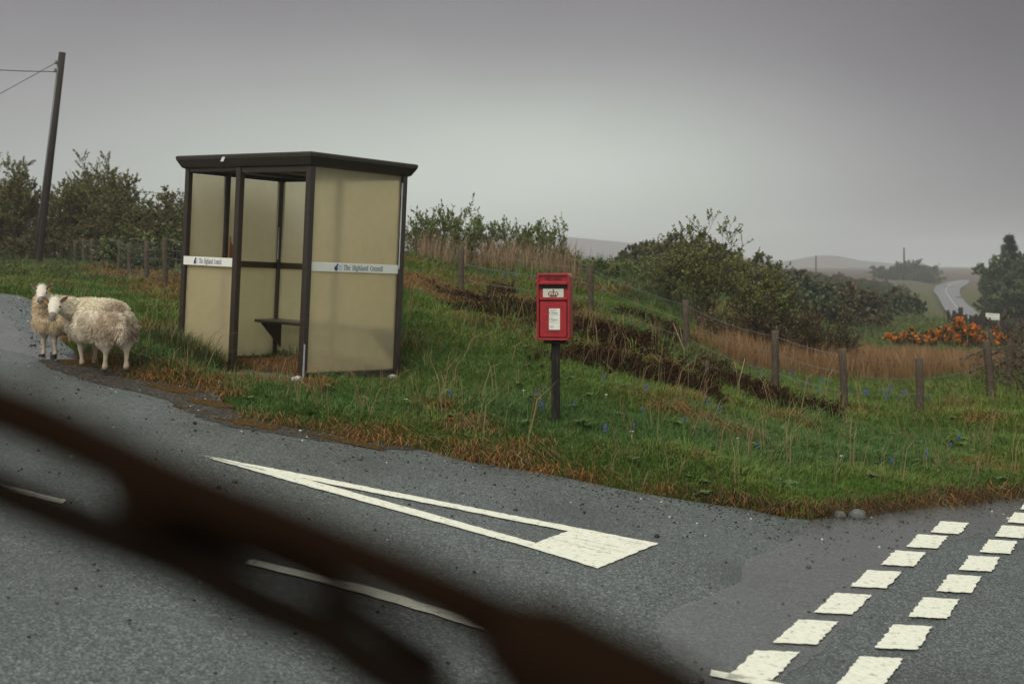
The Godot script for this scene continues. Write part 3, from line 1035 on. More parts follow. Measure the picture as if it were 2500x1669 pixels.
func lettered_band(band: Node3D, at: Vector3, turn: Basis, wide: float, gap: float) -> void:
	var text := lettering("The  Highland  Council", 0.054, 0.002)
	var t := obj("lettering", text, M.ink, band)
	t.transform = Transform3D(turn * Basis().scaled(Vector3(wide / text.get_aabb().size.x, 1, 1)), at)
	var squeeze := wide / 0.62
	# the emblem: two leaning blue strokes with four lines of small print beside them
	var em := begin()
	var right := turn.x * squeeze
	var out := turn.z
	for k in [[Vector2(-0.024, -0.030), Vector2(0.020, 0.036), 0.012], [Vector2(-0.006, -0.030), Vector2(0.014, -0.004), 0.014], [Vector2(-0.026, -0.022), Vector2(-0.020, 0.012), 0.008]]:
		var a: Vector3 = at - turn.x * gap + right * k[0].x + Vector3.UP * k[0].y
		var b: Vector3 = at - turn.x * gap + right * k[1].x + Vector3.UP * k[1].y
		beam(em, a, b, k[2] * 2.0, 0.003, right, 0.001)
	em.generate_normals()
	obj("emblem", em, M.blue_ink, band)
	var sm := begin()
	for k in 4:
		cbox(sm, Vector3(0.050 + 0.012 * (k % 2), 0.005, 0.002), Transform3D(turn * Basis().scaled(Vector3(squeeze, 1, 1)), at - turn.x * gap + right * 0.060 + Vector3.UP * (0.022 - 0.015 * k) + out * 0.0), 0.0005)
	sm.generate_normals()
	obj("small_print", sm, M.pale_ink, band)

# ---------------------------------------------------------------- letter box
func rounded(w: float, h: float, r: float, y0 := 0.0) -> PackedVector2Array:
	var out := PackedVector2Array()
	for c in 4:
		var cx: float = (w / 2 - r) * [1, -1, -1, 1][c]
		var cy: float = y0 + h / 2 + (h / 2 - r) * [1, 1, -1, -1][c]
		for k in 6:
			var a := PI / 2 * (c + k / 5.0)
			out.append(Vector2(cx + cos(a) * r, cy + sin(a) * r))
	return out

# joins outlines (each at its own z) into a skin, first one nearest the front
func loft(st: SurfaceTool, loops: Array, zs: Array, cap_front: bool, cap_back: bool) -> void:
	var n: int = loops[0].size()
	for i in loops.size() - 1:
		for k in n:
			var k2 := (k + 1) % n
			var a := Vector3(loops[i][k].x, loops[i][k].y, zs[i])
			var b := Vector3(loops[i][k2].x, loops[i][k2].y, zs[i])
			var c := Vector3(loops[i + 1][k2].x, loops[i + 1][k2].y, zs[i + 1])
			var d := Vector3(loops[i + 1][k].x, loops[i + 1][k].y, zs[i + 1])
			quad(st, a, b, c, d)
	for e in [[cap_front, 0], [cap_back, loops.size() - 1]]:
		if not e[0]: continue
		var ix := Geometry2D.triangulate_polygon(loops[e[1]])
		for k in range(0, ix.size(), 3):
			var q := []
			for j in 3: q.append(Vector3(loops[e[1]][ix[k + j]].x, loops[e[1]][ix[k + j]].y, zs[e[1]]))
			if ((q[1] - q[0]).cross(q[2] - q[0]).z > 0) == (e[1] == 0): q.reverse()
			tri(st, q[0], q[1], q[2])

func build_letter_box() -> void:
	var at := ground_at(0.385, 12.2)
	var t := thing("letter_box", "red lamp letter box with crown plate on a black steel post", "letter box", at)
	t.rotation.y = -0.165
	var up := 0.795
	var W := 0.312
	var H := 0.625
	var post := begin()
	cbox(post, Vector3(0.075, 1.25, 0.075), shift(Vector3(0.008, 0.19, -0.11)), 0.008)
	cbox(post, Vector3(0.006, 0.60, 0.004), shift(Vector3(0.006, 0.45, -0.0705)), 0.001)
	post.generate_normals()
	obj("post", post, M.steel, t)
	obj("base_flange", box_at(Vector3(0.20, 0.03, 0.16), Vector3(0.008, up - 0.018, -0.11), 0.004), M.steel, t)
	var shell := begin()
	shell.set_smooth_group(-1)
	loft(shell, [rounded(W - 0.044, H - 0.044, 0.012, up + 0.022), rounded(W - 0.040, H - 0.040, 0.014, up + 0.020), rounded(W - 0.012, H - 0.012, 0.026, up + 0.006), rounded(W, H, 0.032, up), rounded(W, H, 0.032, up), rounded(W - 0.012, H - 0.012, 0.028, up + 0.006)], [-0.012, 0.010, 0.012, 0.004, -0.235, -0.245], true, true)
	shell.generate_normals()
	obj("shell", shell, M.red, t)
	var hood := begin()
	beam(hood, Vector3(-0.133, up + 0.535, 0.000), Vector3(0.133, up + 0.535, 0.000), 0.030, 0.050, Vector3.UP, 0.006)
	hood.generate_normals()
	obj("hood", hood, M.red, t)
	obj("slot", box_at(Vector3(0.266, 0.040, 0.012), Vector3(0, up + 0.500, -0.008), 0.001), M.slot, t)
	var relief := obj("relief_lettering", lettering("POST  OFFICE", 0.018, 0.012, false), M.red, t)
	relief.position = Vector3(0.0, up + 0.575, -0.006)
	var plate := obj("crown_plate", box_at(Vector3(0.196, 0.084, 0.008), Vector3(0, up + 0.443, -0.006), 0.002), M.plate, t)
	obj("crown", crown_shape(Vector3(0, up + 0.405, 0.000)), M.crown, plate)
	var ledge := begin()
	beam(ledge, Vector3(-0.133, up + 0.387, -0.004), Vector3(0.133, up + 0.387, -0.004), 0.022, 0.026, Vector3.UP, 0.005)
	ledge.generate_normals()
	obj("ledge", ledge, M.red, t)
	obj("door_gap", box_at(Vector3(0.266, 0.348, 0.006), Vector3(0, up + 0.199, -0.010), 0.001), M.slot, t)
	var door := obj("door", box_at(Vector3(0.254, 0.334, 0.014), Vector3(0, up + 0.197, -0.007), 0.004), M.red, t)
	obj("maker_strip", box_at(Vector3(0.14, 0.009, 0.003), Vector3(-0.01, up + 0.083, 0.001), 0.001), M.crown, door)
	var notice := obj("collection_notice", box_at(Vector3(0.104, 0.198, 0.004), Vector3(0.012, up + 0.199, 0.002), 0.001), M.notice, door)
	for l in [["9.00am", 0.058, 0.018], ["7.00am", -0.006, 0.018]]:
		var x := obj("time_lettering", lettering(l[0], l[2], 0.001, false), M.black_ink, notice)
		x.position = Vector3(-0.012 + 0.012, up + 0.199 + l[1], 0.0048)
	var lines := begin()
	for k in [[0.090, 0.070, 0.004], [0.078, 0.062, 0.004], [0.040, 0.085, 0.002], [0.031, 0.045, 0.002], [0.012, 0.030, 0.004], [-0.024, 0.040, 0.002], [-0.032, 0.085, 0.002], [-0.064, 0.040, 0.003], [-0.072, 0.045, 0.003], [-0.080, 0.030, 0.003]]:
		cbox(lines, Vector3(k[1], k[2], 0.001), shift(Vector3(0.012 - 0.046 + k[1] / 2, up + 0.199 + k[0], 0.0046)), 0.0003)
	lines.generate_normals()
	obj("small_print", lines, M.grey_ink, notice)

func crown_shape(o: Vector3) -> SurfaceTool:
	var st := begin()
	var z := Vector3(0, 0, 0.0)
	cbox(st, Vector3(0.070, 0.010, 0.003), shift(o + Vector3(0, 0.008, 0)), 0.001)
	cbox(st, Vector3(0.066, 0.003, 0.003), shift(o + Vector3(0, 0.017, 0)), 0.0008)
	for s in [-1.0, 1.0]:
		var prev := o + Vector3(0.034 * s, 0.018, 0)
		for k in range(1, 9):       # outer arch: sweeps out, then in to the orb
			var a := k / 8.0
			var p := o + Vector3(s * (0.034 + 0.016 * sin(a * PI) - 0.031 * a * a), 0.018 + 0.034 * sin(a * PI * 0.62) - 0.004 * a, 0)
			beam(st, prev, p, 0.0045, 0.003, Vector3.RIGHT if k > 4 else Vector3.UP, 0.0005)
			prev = p
		for q in [Vector3(0.020, 0.028, 0), Vector3(0.044, 0.030, 0)]:      # fleurs and points
			beam(st, o + Vector3(q.x * s, 0.018, 0), o + Vector3(q.x * s, q.y + 0.006, 0), 0.007, 0.003, Vector3.RIGHT, 0.001)
			beam(st, o + Vector3(q.x * s - 0.005, q.y, 0), o + Vector3(q.x * s + 0.005, q.y, 0), 0.004, 0.0032, Vector3.UP, 0.001)
	beam(st, o + Vector3(0, 0.018, 0), o + Vector3(0, 0.052, 0), 0.006, 0.003, Vector3.RIGHT, 0.001)
	cbox(st, Vector3(0.014, 0.007, 0.0034), shift(o + Vector3(0, 0.034, 0)), 0.001)
	cbox(st, Vector3(0.011, 0.010, 0.0034), shift(o + Vector3(0, 0.056, 0)), 0.003)
	beam(st, o + Vector3(0, 0.060, 0), o + Vector3(0, 0.075, 0), 0.004, 0.003, Vector3.RIGHT, 0.001)
	cbox(st, Vector3(0.013, 0.004, 0.0034), shift(o + Vector3(0, 0.068, 0)), 0.001)
	st.generate_normals()
	return st

# ---------------------------------------------------------------- fences
func stake(h: float, r: float, at: Vector3, lean: Vector3, split := false, seed_ := 0) -> SurfaceTool:
	var st := begin()
	var q := RandomNumberGenerator.new()
	q.seed = seed_ + 900
	var pts := []
	var rad := []
	for i in 6:
		var f := i / 5.0
		pts.append(at + Vector3(0, -0.3, 0).lerp(Vector3(0, h, 0), f) + lean * f + Vector3(q.randf_range(-1, 1), 0, q.randf_range(-1, 1)) * r * 0.12)
		rad.append(r * q.randf_range(0.92, 1.06))
	pts.append(pts[5] + Vector3(0, r * 0.15, 0))
	rad.append(r * 0.85)
	tube(st, pts, rad, 4 if split else 9)
	st.generate_normals()
	return st

func strand(st: SurfaceTool, a: Vector3, b: Vector3, sag: float, r: float) -> void:
	var pts := []
	var rad := []
	for i in 7:
		var f := i / 6.0
		pts.append(a.lerp(b, f) - Vector3.UP * sag * 4 * f * (1 - f))
		rad.append(r)
	tube(st, pts, rad, 4, Color.WHITE, false)

func build_fences() -> void:
	# fence that comes down the bank and turns along the wet hollow
	var t := thing("post_and_wire_fence", "weathered post and wire fence running down the bank behind the letter box", "fence")
	var at := [[-0.97, 24.8, 1.02, 0.06, 0.0], [1.46, 24.3, 0.98, 0.055, 0.0], [2.99, 22.4, 1.02, 0.055, -0.01], [3.88, 19.2, 0.98, 0.058, -0.02], [4.84, 18.9, 0.97, 0.056, -0.07], [6.05, 19.4, 0.82, 0.062, 0.01], [7.44, 20.2, 0.92, 0.068, -0.10], [8.55, 22.5, 0.9, 0.06, 0.03]]
	var tops := []
	for k in at.size():
		var a: Array = at[k]
		var g := ground_at(a[0], a[1])
		var lean := Vector3(a[4], 0, 0.02 * sin(k * 2.1))
		obj("post", stake(a[2], a[3], g, lean, k in [3, 6], k), M.timber, t)
		tops.append([g, lean, a[2]])
	# a slanting strut and a snapped stake
	var g4: Vector3 = tops[4][0]
	var st := begin()
	tube(st, [g4 + Vector3(-0.40, -0.1, 0.1), g4 + Vector3(-0.04, 0.42, 0.03)], [0.022, 0.018], 5)
	st.generate_normals()
	obj("strut", st, M.timber, t)
	for level in [0.92, 0.66, 0.38]:
		for k in tops.size() - 1:
			if k >= 5 and level < 0.6: continue
			var w := begin()
			var a: Vector3 = tops[k][0] + Vector3.UP * tops[k][2] * level + tops[k][1] * level
			var b: Vector3 = tops[k + 1][0] + Vector3.UP * tops[k + 1][2] * level + tops[k + 1][1] * level
			strand(w, a, b, 0.03 + 0.02 * (k % 3), 0.0042)
			w.generate_normals()
			obj("wire", w, M.wire, t)
	var s1 := ground_at(2.62, 17.6)
	var o := thing("short_stake", "short broken stake standing alone in the verge grass", "stake", s1)
	obj("stake", stake(0.42, 0.026, Vector3.ZERO, Vector3(0.01, 0, 0), false, 61), M.timber, o)
	# netting fence along the left bank
	var l := thing("netting_fence", "stock netting fence on many thin stakes in front of the left willows", "fence")
	var lp := [[-6.97, 26.3, 1.02, 0.055], [-8.26, 29.5, 1.0, 0.055], [-9.35, 32.0, 0.96, 0.055], [-10.4, 34.5, 0.98, 0.05], [-11.9, 38.0, 0.95, 0.05], [-13.15, 41.0, 1.0, 0.055], [-14.41, 44.0, 0.95, 0.05], [-16.04, 48.0, 1.0, 0.055], [-17.74, 52.0, 0.9, 0.05], [-19.02, 55.0, 0.95, 0.05], [-21.33, 60.0, 0.95, 0.05], [-23.52, 64.0, 0.9, 0.05], [-26.71, 70.0, 0.9, 0.05], [-5.6, 23.6, 1.02, 0.055]]
	lp.sort_custom(func(a, b): return a[1] < b[1])
	var lt := []
	for k in lp.size():
		var g := ground_at(lp[k][0], lp[k][1])
		var lean := Vector3(rng.randf_range(-0.05, 0.05), 0, rng.randf_range(-0.04, 0.04))
		obj("post", stake(lp[k][2], lp[k][3], g, lean, k % 4 == 2, k + 20), M.timber, l)
		lt.append([g, lean, lp[k][2]])
	for k in lt.size() - 1:
		var w := begin()
		for level in [0.98, 0.80, 0.62, 0.44, 0.26]:
			strand(w, lt[k][0] + Vector3.UP * lt[k][2] * level + lt[k][1] * level, lt[k + 1][0] + Vector3.UP * lt[k + 1][2] * level + lt[k + 1][1] * level, rng.randf_range(0.02, 0.07), 0.0045)
		if k < 7:
			for f in range(1, 9):
				var q: Vector3 = lt[k][0].lerp(lt[k + 1][0], f / 9.0)
				var h: float = lerpf(lt[k][2], lt[k + 1][2], f / 9.0)
				tube(w, [q + Vector3.UP * h * 0.22, q + Vector3.UP * h * 0.94], [0.003, 0.003], 3, Color.WHITE, false)
		w.generate_normals()
		obj("netting", w, M.wire, l)
	# dark paling fence below the far road
	var f := thing("paling_fence", "dark uneven paling fence beside the far road below the white sign", "fence")
	for k in 62:
		var a := k / 61.0
		var u := lerpf(0.3345, 0.402, a)
		var d := lerpf(92.0, 76.0, a)
		var x: float = u * d
		var g := ground_at(x, d)
		var big := k % 14 == 9
		var h := rng.randf_range(0.95, 1.25) + (0.45 if big else 0.0)
		if k > 24 and k < 44 and rng.randf() < 0.18: continue
		obj("post" if big else "pale", stake(h, 0.16 if big else rng.randf_range(0.07, 0.11), g, Vector3(rng.randf_range(-0.12, 0.12), 0, 0), true, k + 60), M.creosote, f)
	for level in [0.35, 0.8]:
		var w := begin()
		for k in 12:
			var a0 := k / 12.0
			var a1 := (k + 1) / 12.0
			var p0: Vector3 = ground_at(lerpf(0.3345, 0.402, a0) * lerpf(92, 76, a0), lerpf(92, 76, a0)) + Vector3.UP * level
			var p1: Vector3 = ground_at(lerpf(0.3345, 0.402, a1) * lerpf(92, 76, a1), lerpf(92, 76, a1)) + Vector3.UP * level
			tube(w, [p0, p1], [0.05, 0.05], 4)
		w.generate_normals()
		obj("rail", w, M.creosote, f)
	# stray posts by the gorse
	for q in [[20.3, 55.0, 1.0, "grey leaning post at the right end of the gorse"]]:
		var p := thing("fence_post", q[3], "post", ground_at(q[0], q[1]))
		obj("post", stake(q[2], 0.11, Vector3.ZERO, Vector3(-0.18, 0, 0), true, 77), M.timber, p)

# ---------------------------------------------------------------- poles, signs, far things
func build_poles() -> void:
	var at := ground_at(-16.35, 45.0)
	var t := thing("telegraph_pole", "tall dark telegraph pole leaning right behind the left bank", "telegraph pole", at)
	var lean := Vector3(0.90, 0, 0.1)
	var st := begin()
	tube(st, [Vector3(0, -0.6, 0), Vector3(0, 0, 0), lean * 0.5 + Vector3.UP * 3.65, lean + Vector3.UP * 7.32], [0.165, 0.16, 0.135, 0.115], 14)
	st.generate_normals()
	obj("pole", st, M.creosote, t)
	var cd := begin()
	tube(cd, [Vector3(-0.08, 0, 0.15), lean * 0.5 + Vector3(-0.06, 3.65, 0.125), lean * 0.93 + Vector3(-0.05, 6.8, 0.11)], [0.028, 0.026, 0.022], 6)
	cd.generate_normals()
	obj("cable_guard", cd, M.wire, t)
	for q in [Vector3(-0.16, 6.98, 0.05), Vector3(-0.15, 6.70, 0.08)]:
		var ins := begin()
		var c: Vector3 = lean * (q.y / 7.32) + q
		tube(ins, [c, c + Vector3(0.14, 0, -0.03)], [0.02, 0.02], 6)
		tube(ins, [c + Vector3(0, -0.07, 0), c + Vector3(0, 0.07, 0)], [0.05, 0.035], 8)
		ins.generate_normals()
		obj("insulator", ins, M.wire, t)
	var e := at + lean
	for w in [[e + Vector3(-0.16, 6.98, 0.05), Vector3(-31.0, 7.0, -62.0), "upper overhead wire dropping away left from the telegraph pole"], [e + Vector3(-0.15, 6.64, 0.08), Vector3(-20.0, 8.35, -38.0), "lower overhead wire running left level from the telegraph pole"]]:
		var s := begin()
		strand(s, w[0], w[1], 0.12, 0.014)
		s.generate_normals()
		tag(obj("overhead_wire", s, M.cable), w[2], "wire")
	for q in [[107.0, 460.0, 6.2, "thin far pole on the moor left of the distant trees"], [120.0, 400.0, 10.0, "thin far pole standing in front of the distant blue green trees"]]:
		var f := thing("far_pole", q[3], "telegraph pole", ground_at(q[0], q[1]))
		var s := begin()
		tube(s, [Vector3(0, -1, 0), Vector3(0, q[2], 0)], [0.30, 0.24], 6)
		s.generate_normals()
		obj("pole", s, M.creosote, f)

func build_sign() -> void:
	var g := ground_at(44.4, 121.0)
	var t := thing("road_sign", "small white two line place name sign on posts beside the far road", "road sign", g)
	t.rotation.y = -0.30
	for x in [-0.38, 0.38]:
		obj("leg", box_at(Vector3(0.09, 2.3, 0.09), Vector3(x, 0.55, -0.06), 0.01), M.creosote, t)
	t.rotation.z = -0.06
	var board := obj("board", box_at(Vector3(1.22, 0.56, 0.03), Vector3(0, 1.42, 0), 0.006), M.white_board, t)
	for row in 2:
		var ink := begin()
		var x := -0.44
		while x < 0.44:
			var w := rng.randf_range(0.045, 0.085)
			for k in 2: cbox(ink, Vector3(0.022, 0.14, 0.006), shift(Vector3(x + w * k, 1.55 - 0.25 * row, 0.018)), 0.001)
			cbox(ink, Vector3(w, 0.024, 0.006), shift(Vector3(x + w / 2, 1.55 - 0.25 * row + rng.randf_range(-0.05, 0.05), 0.0175)), 0.001)
			x += w + 0.055
		ink.generate_normals()
		obj("lettering", ink, M.black_ink, board)

# the main road again where it climbs away over the moor
func build_far_road(left: Array, right: Array) -> void:
	var st := begin()
	var n := left.size()
	for i in n - 1:
		for k in 6:
			var c := []
			for f in [k / 6.0, (k + 1) / 6.0]:
				c.append([spline(left, i + f), spline(right, i + f)])
			quad(st, c[0][0], c[1][0], c[1][1], c[0][1])
	st.generate_normals()
	tag(obj("far_road", st, M.far_asphalt), "", "", "", "structure")
	var ln := begin()
	var s := 0.0
	while s < n - 1.4:
		var a := spline(left, s).lerp(spline(right, s), 0.47) + Vector3.UP * 0.05
		var b := spline(left, s + 0.07).lerp(spline(right, s + 0.07), 0.47) + Vector3.UP * 0.05
		var w := (spline(right, s) - spline(left, s)).normalized() * 0.09
		quad(ln, a - w, b - w, b + w, a + w)
		s += 0.15
	ln.generate_normals()
	tag(obj("far_road_markings", ln, M.paint), "", "", "", "structure")

func spline(p: Array, s: float) -> Vector3:
	var i := clampi(int(s), 0, p.size() - 2)
	return (p[i] as Vector3).cubic_interpolate(p[i + 1], p[maxi(i - 1, 0)], p[mini(i + 2, p.size() - 1)], s - i)

func far_hill(called: String, d: float, depth: float, profile: Array, col: Color) -> void:
	# profile: (x, height) along the crest; the hill falls off in front of and behind it
	var st := begin()
	var n := profile.size()
	var m := 9
	for j in m:
		var f := float(j) / (m - 1) * 2 - 1
		for i in n:
			var q: Vector2 = profile[i]
			var y := lerpf(-12.0, q.y, 0.5 + 0.5 * cos(f * PI)) + bumps.get_noise_2d(q.x * 0.02, f * 40) * q.y * 0.03
			st.set_color(col * (1.0 + 0.25 * bumps.get_noise_2d(q.x * 0.05, f * 30 + d)))
			st.add_vertex(Vector3(q.x, y, -d - f * depth))
	for j in m - 1:
		for i in n - 1:
			var k := j * n + i
			for q in [k, k + n, k + 1, k + 1, k + n, k + n + 1]: st.add_index(q)
	st.generate_normals()
	tag(obj(called, st, M.earth), "", "", "", "structure")

# ---------------------------------------------------------------- wiper
func build_wiper() -> void:
	var t := thing("windscreen_wiper", "dark out of focus windscreen wiper crossing the lower left foreground", "wiper", Vector3(-0.05, EYE - 0.15, -0.56))
	var at := func(x: float, y: float, d: float) -> Vector3: return Vector3(x, y, -d) * 0.8 - Vector3(-0.05, -0.15, -0.56)
	# all in metres beside and below the driver's eye
	var arm := begin()
	tube(arm, [at.call(-0.262, -0.0555, 0.60), at.call(-0.215, -0.070, 0.59), at.call(-0.150, -0.096, 0.575), at.call(-0.085, -0.118, 0.565), at.call(-0.030, -0.139, 0.556), at.call(0.000, -0.153, 0.55)], [0.0106, 0.0106, 0.0103, 0.0096, 0.0101, 0.0118], 10)
	arm.generate_normals()
	obj("arm", arm, M.arm, t)
	var head := begin()
	tube(head, [at.call(-0.008, -0.151, 0.55), at.call(0.010, -0.161, 0.548), at.call(0.055, -0.184, 0.54), at.call(0.105, -0.214, 0.53)], [0.0118, 0.0189, 0.0210, 0.0214], 12)
	head.generate_normals()
	obj("arm_head", head, M.arm, t)
	var pivot := begin()
	tube(pivot, [at.call(-0.172, -0.088, 0.58), at.call(-0.160, -0.102, 0.58), at.call(-0.140, -0.120, 0.585)], [0.0101, 0.0139, 0.0084], 10)
	pivot.generate_normals()
	obj("pivot_clip", pivot, M.arm, t)
	var yoke := begin()
	tube(yoke, [at.call(-0.166, -0.096, 0.585), at.call(-0.132, -0.119, 0.585), at.call(-0.093, -0.137, 0.585), at.call(-0.062, -0.156, 0.585), at.call(-0.030, -0.180, 0.585)], [0.0080, 0.0063, 0.0044, 0.0042, 0.0052], 8)
	yoke.generate_normals()
	obj("yoke", yoke, M.arm, t)
	var blade := begin()
	tube(blade, [at.call(-0.275, -0.082, 0.60), at.call(-0.232, -0.104, 0.60), at.call(-0.190, -0.119, 0.595), at.call(-0.150, -0.132, 0.59), at.call(-0.112, -0.152, 0.588), at.call(-0.083, -0.163, 0.585), at.call(-0.060, -0.178, 0.58), at.call(-0.030, -0.194, 0.58), at.call(0.01, -0.217, 0.575)], [0.0091, 0.0092, 0.0095, 0.0097, 0.0097, 0.0097, 0.0097, 0.0095, 0.0095], 10)
	blade.generate_normals()
	obj("blade", blade, M.rubber, t)

# ---------------------------------------------------------------- the sky
func sky_image() -> ImageTexture:
	var w := 512
	var h := 256
	var im := Image.create(w, h, false, Image.FORMAT_RGBF)
	var n := FastNoiseLite.new()
	n.seed = 5
	n.frequency = 0.9
	for y in h:
		var e := 90.0 - (y + 0.5) / h * 180.0
		for x in w:
			var a := wrapf((x + 0.5) / w * 360.0, -180.0, 180.0)       # 0 is straight ahead, positive to the right
			var glow := exp(-pow((a - 1.0) / (15.0 if a > 1.0 else 27.0), 2))
			glow = maxf(glow, 0.30 * smoothstep(30, 100, absf(a)))
			var low := exp(-pow((e - 3.0) / (5.3 if e > 3.0 else 9.0), 2))
			var base := lerpf(0.150, 0.092, smoothstep(2, 22, a) * (1.0 - smoothstep(60, 120, a))) + 0.36 * smoothstep(11, 32, absf(e))
			var haze := exp(-pow(e / 2.4, 2)) * 0.07
			var v := base + 0.36 * glow * low + haze * (1 - glow)
			v *= 1.0 + 0.09 * n.get_noise_2d(a * 0.05, e * 0.16) + 0.03 * n.get_noise_2d(a * 0.2 + 50, e * 0.5)
			var g := clampf((v - 0.15) / 0.24, 0, 1)
			var c := Color(1.02, 0.965, 1.045).lerp(Color(0.945, 1.03, 0.935), g)
			v *= 0.83
			im.set_pixel(x, y, Color(v * c.r, v * c.g, v * c.b))
	return ImageTexture.create_from_image(im)

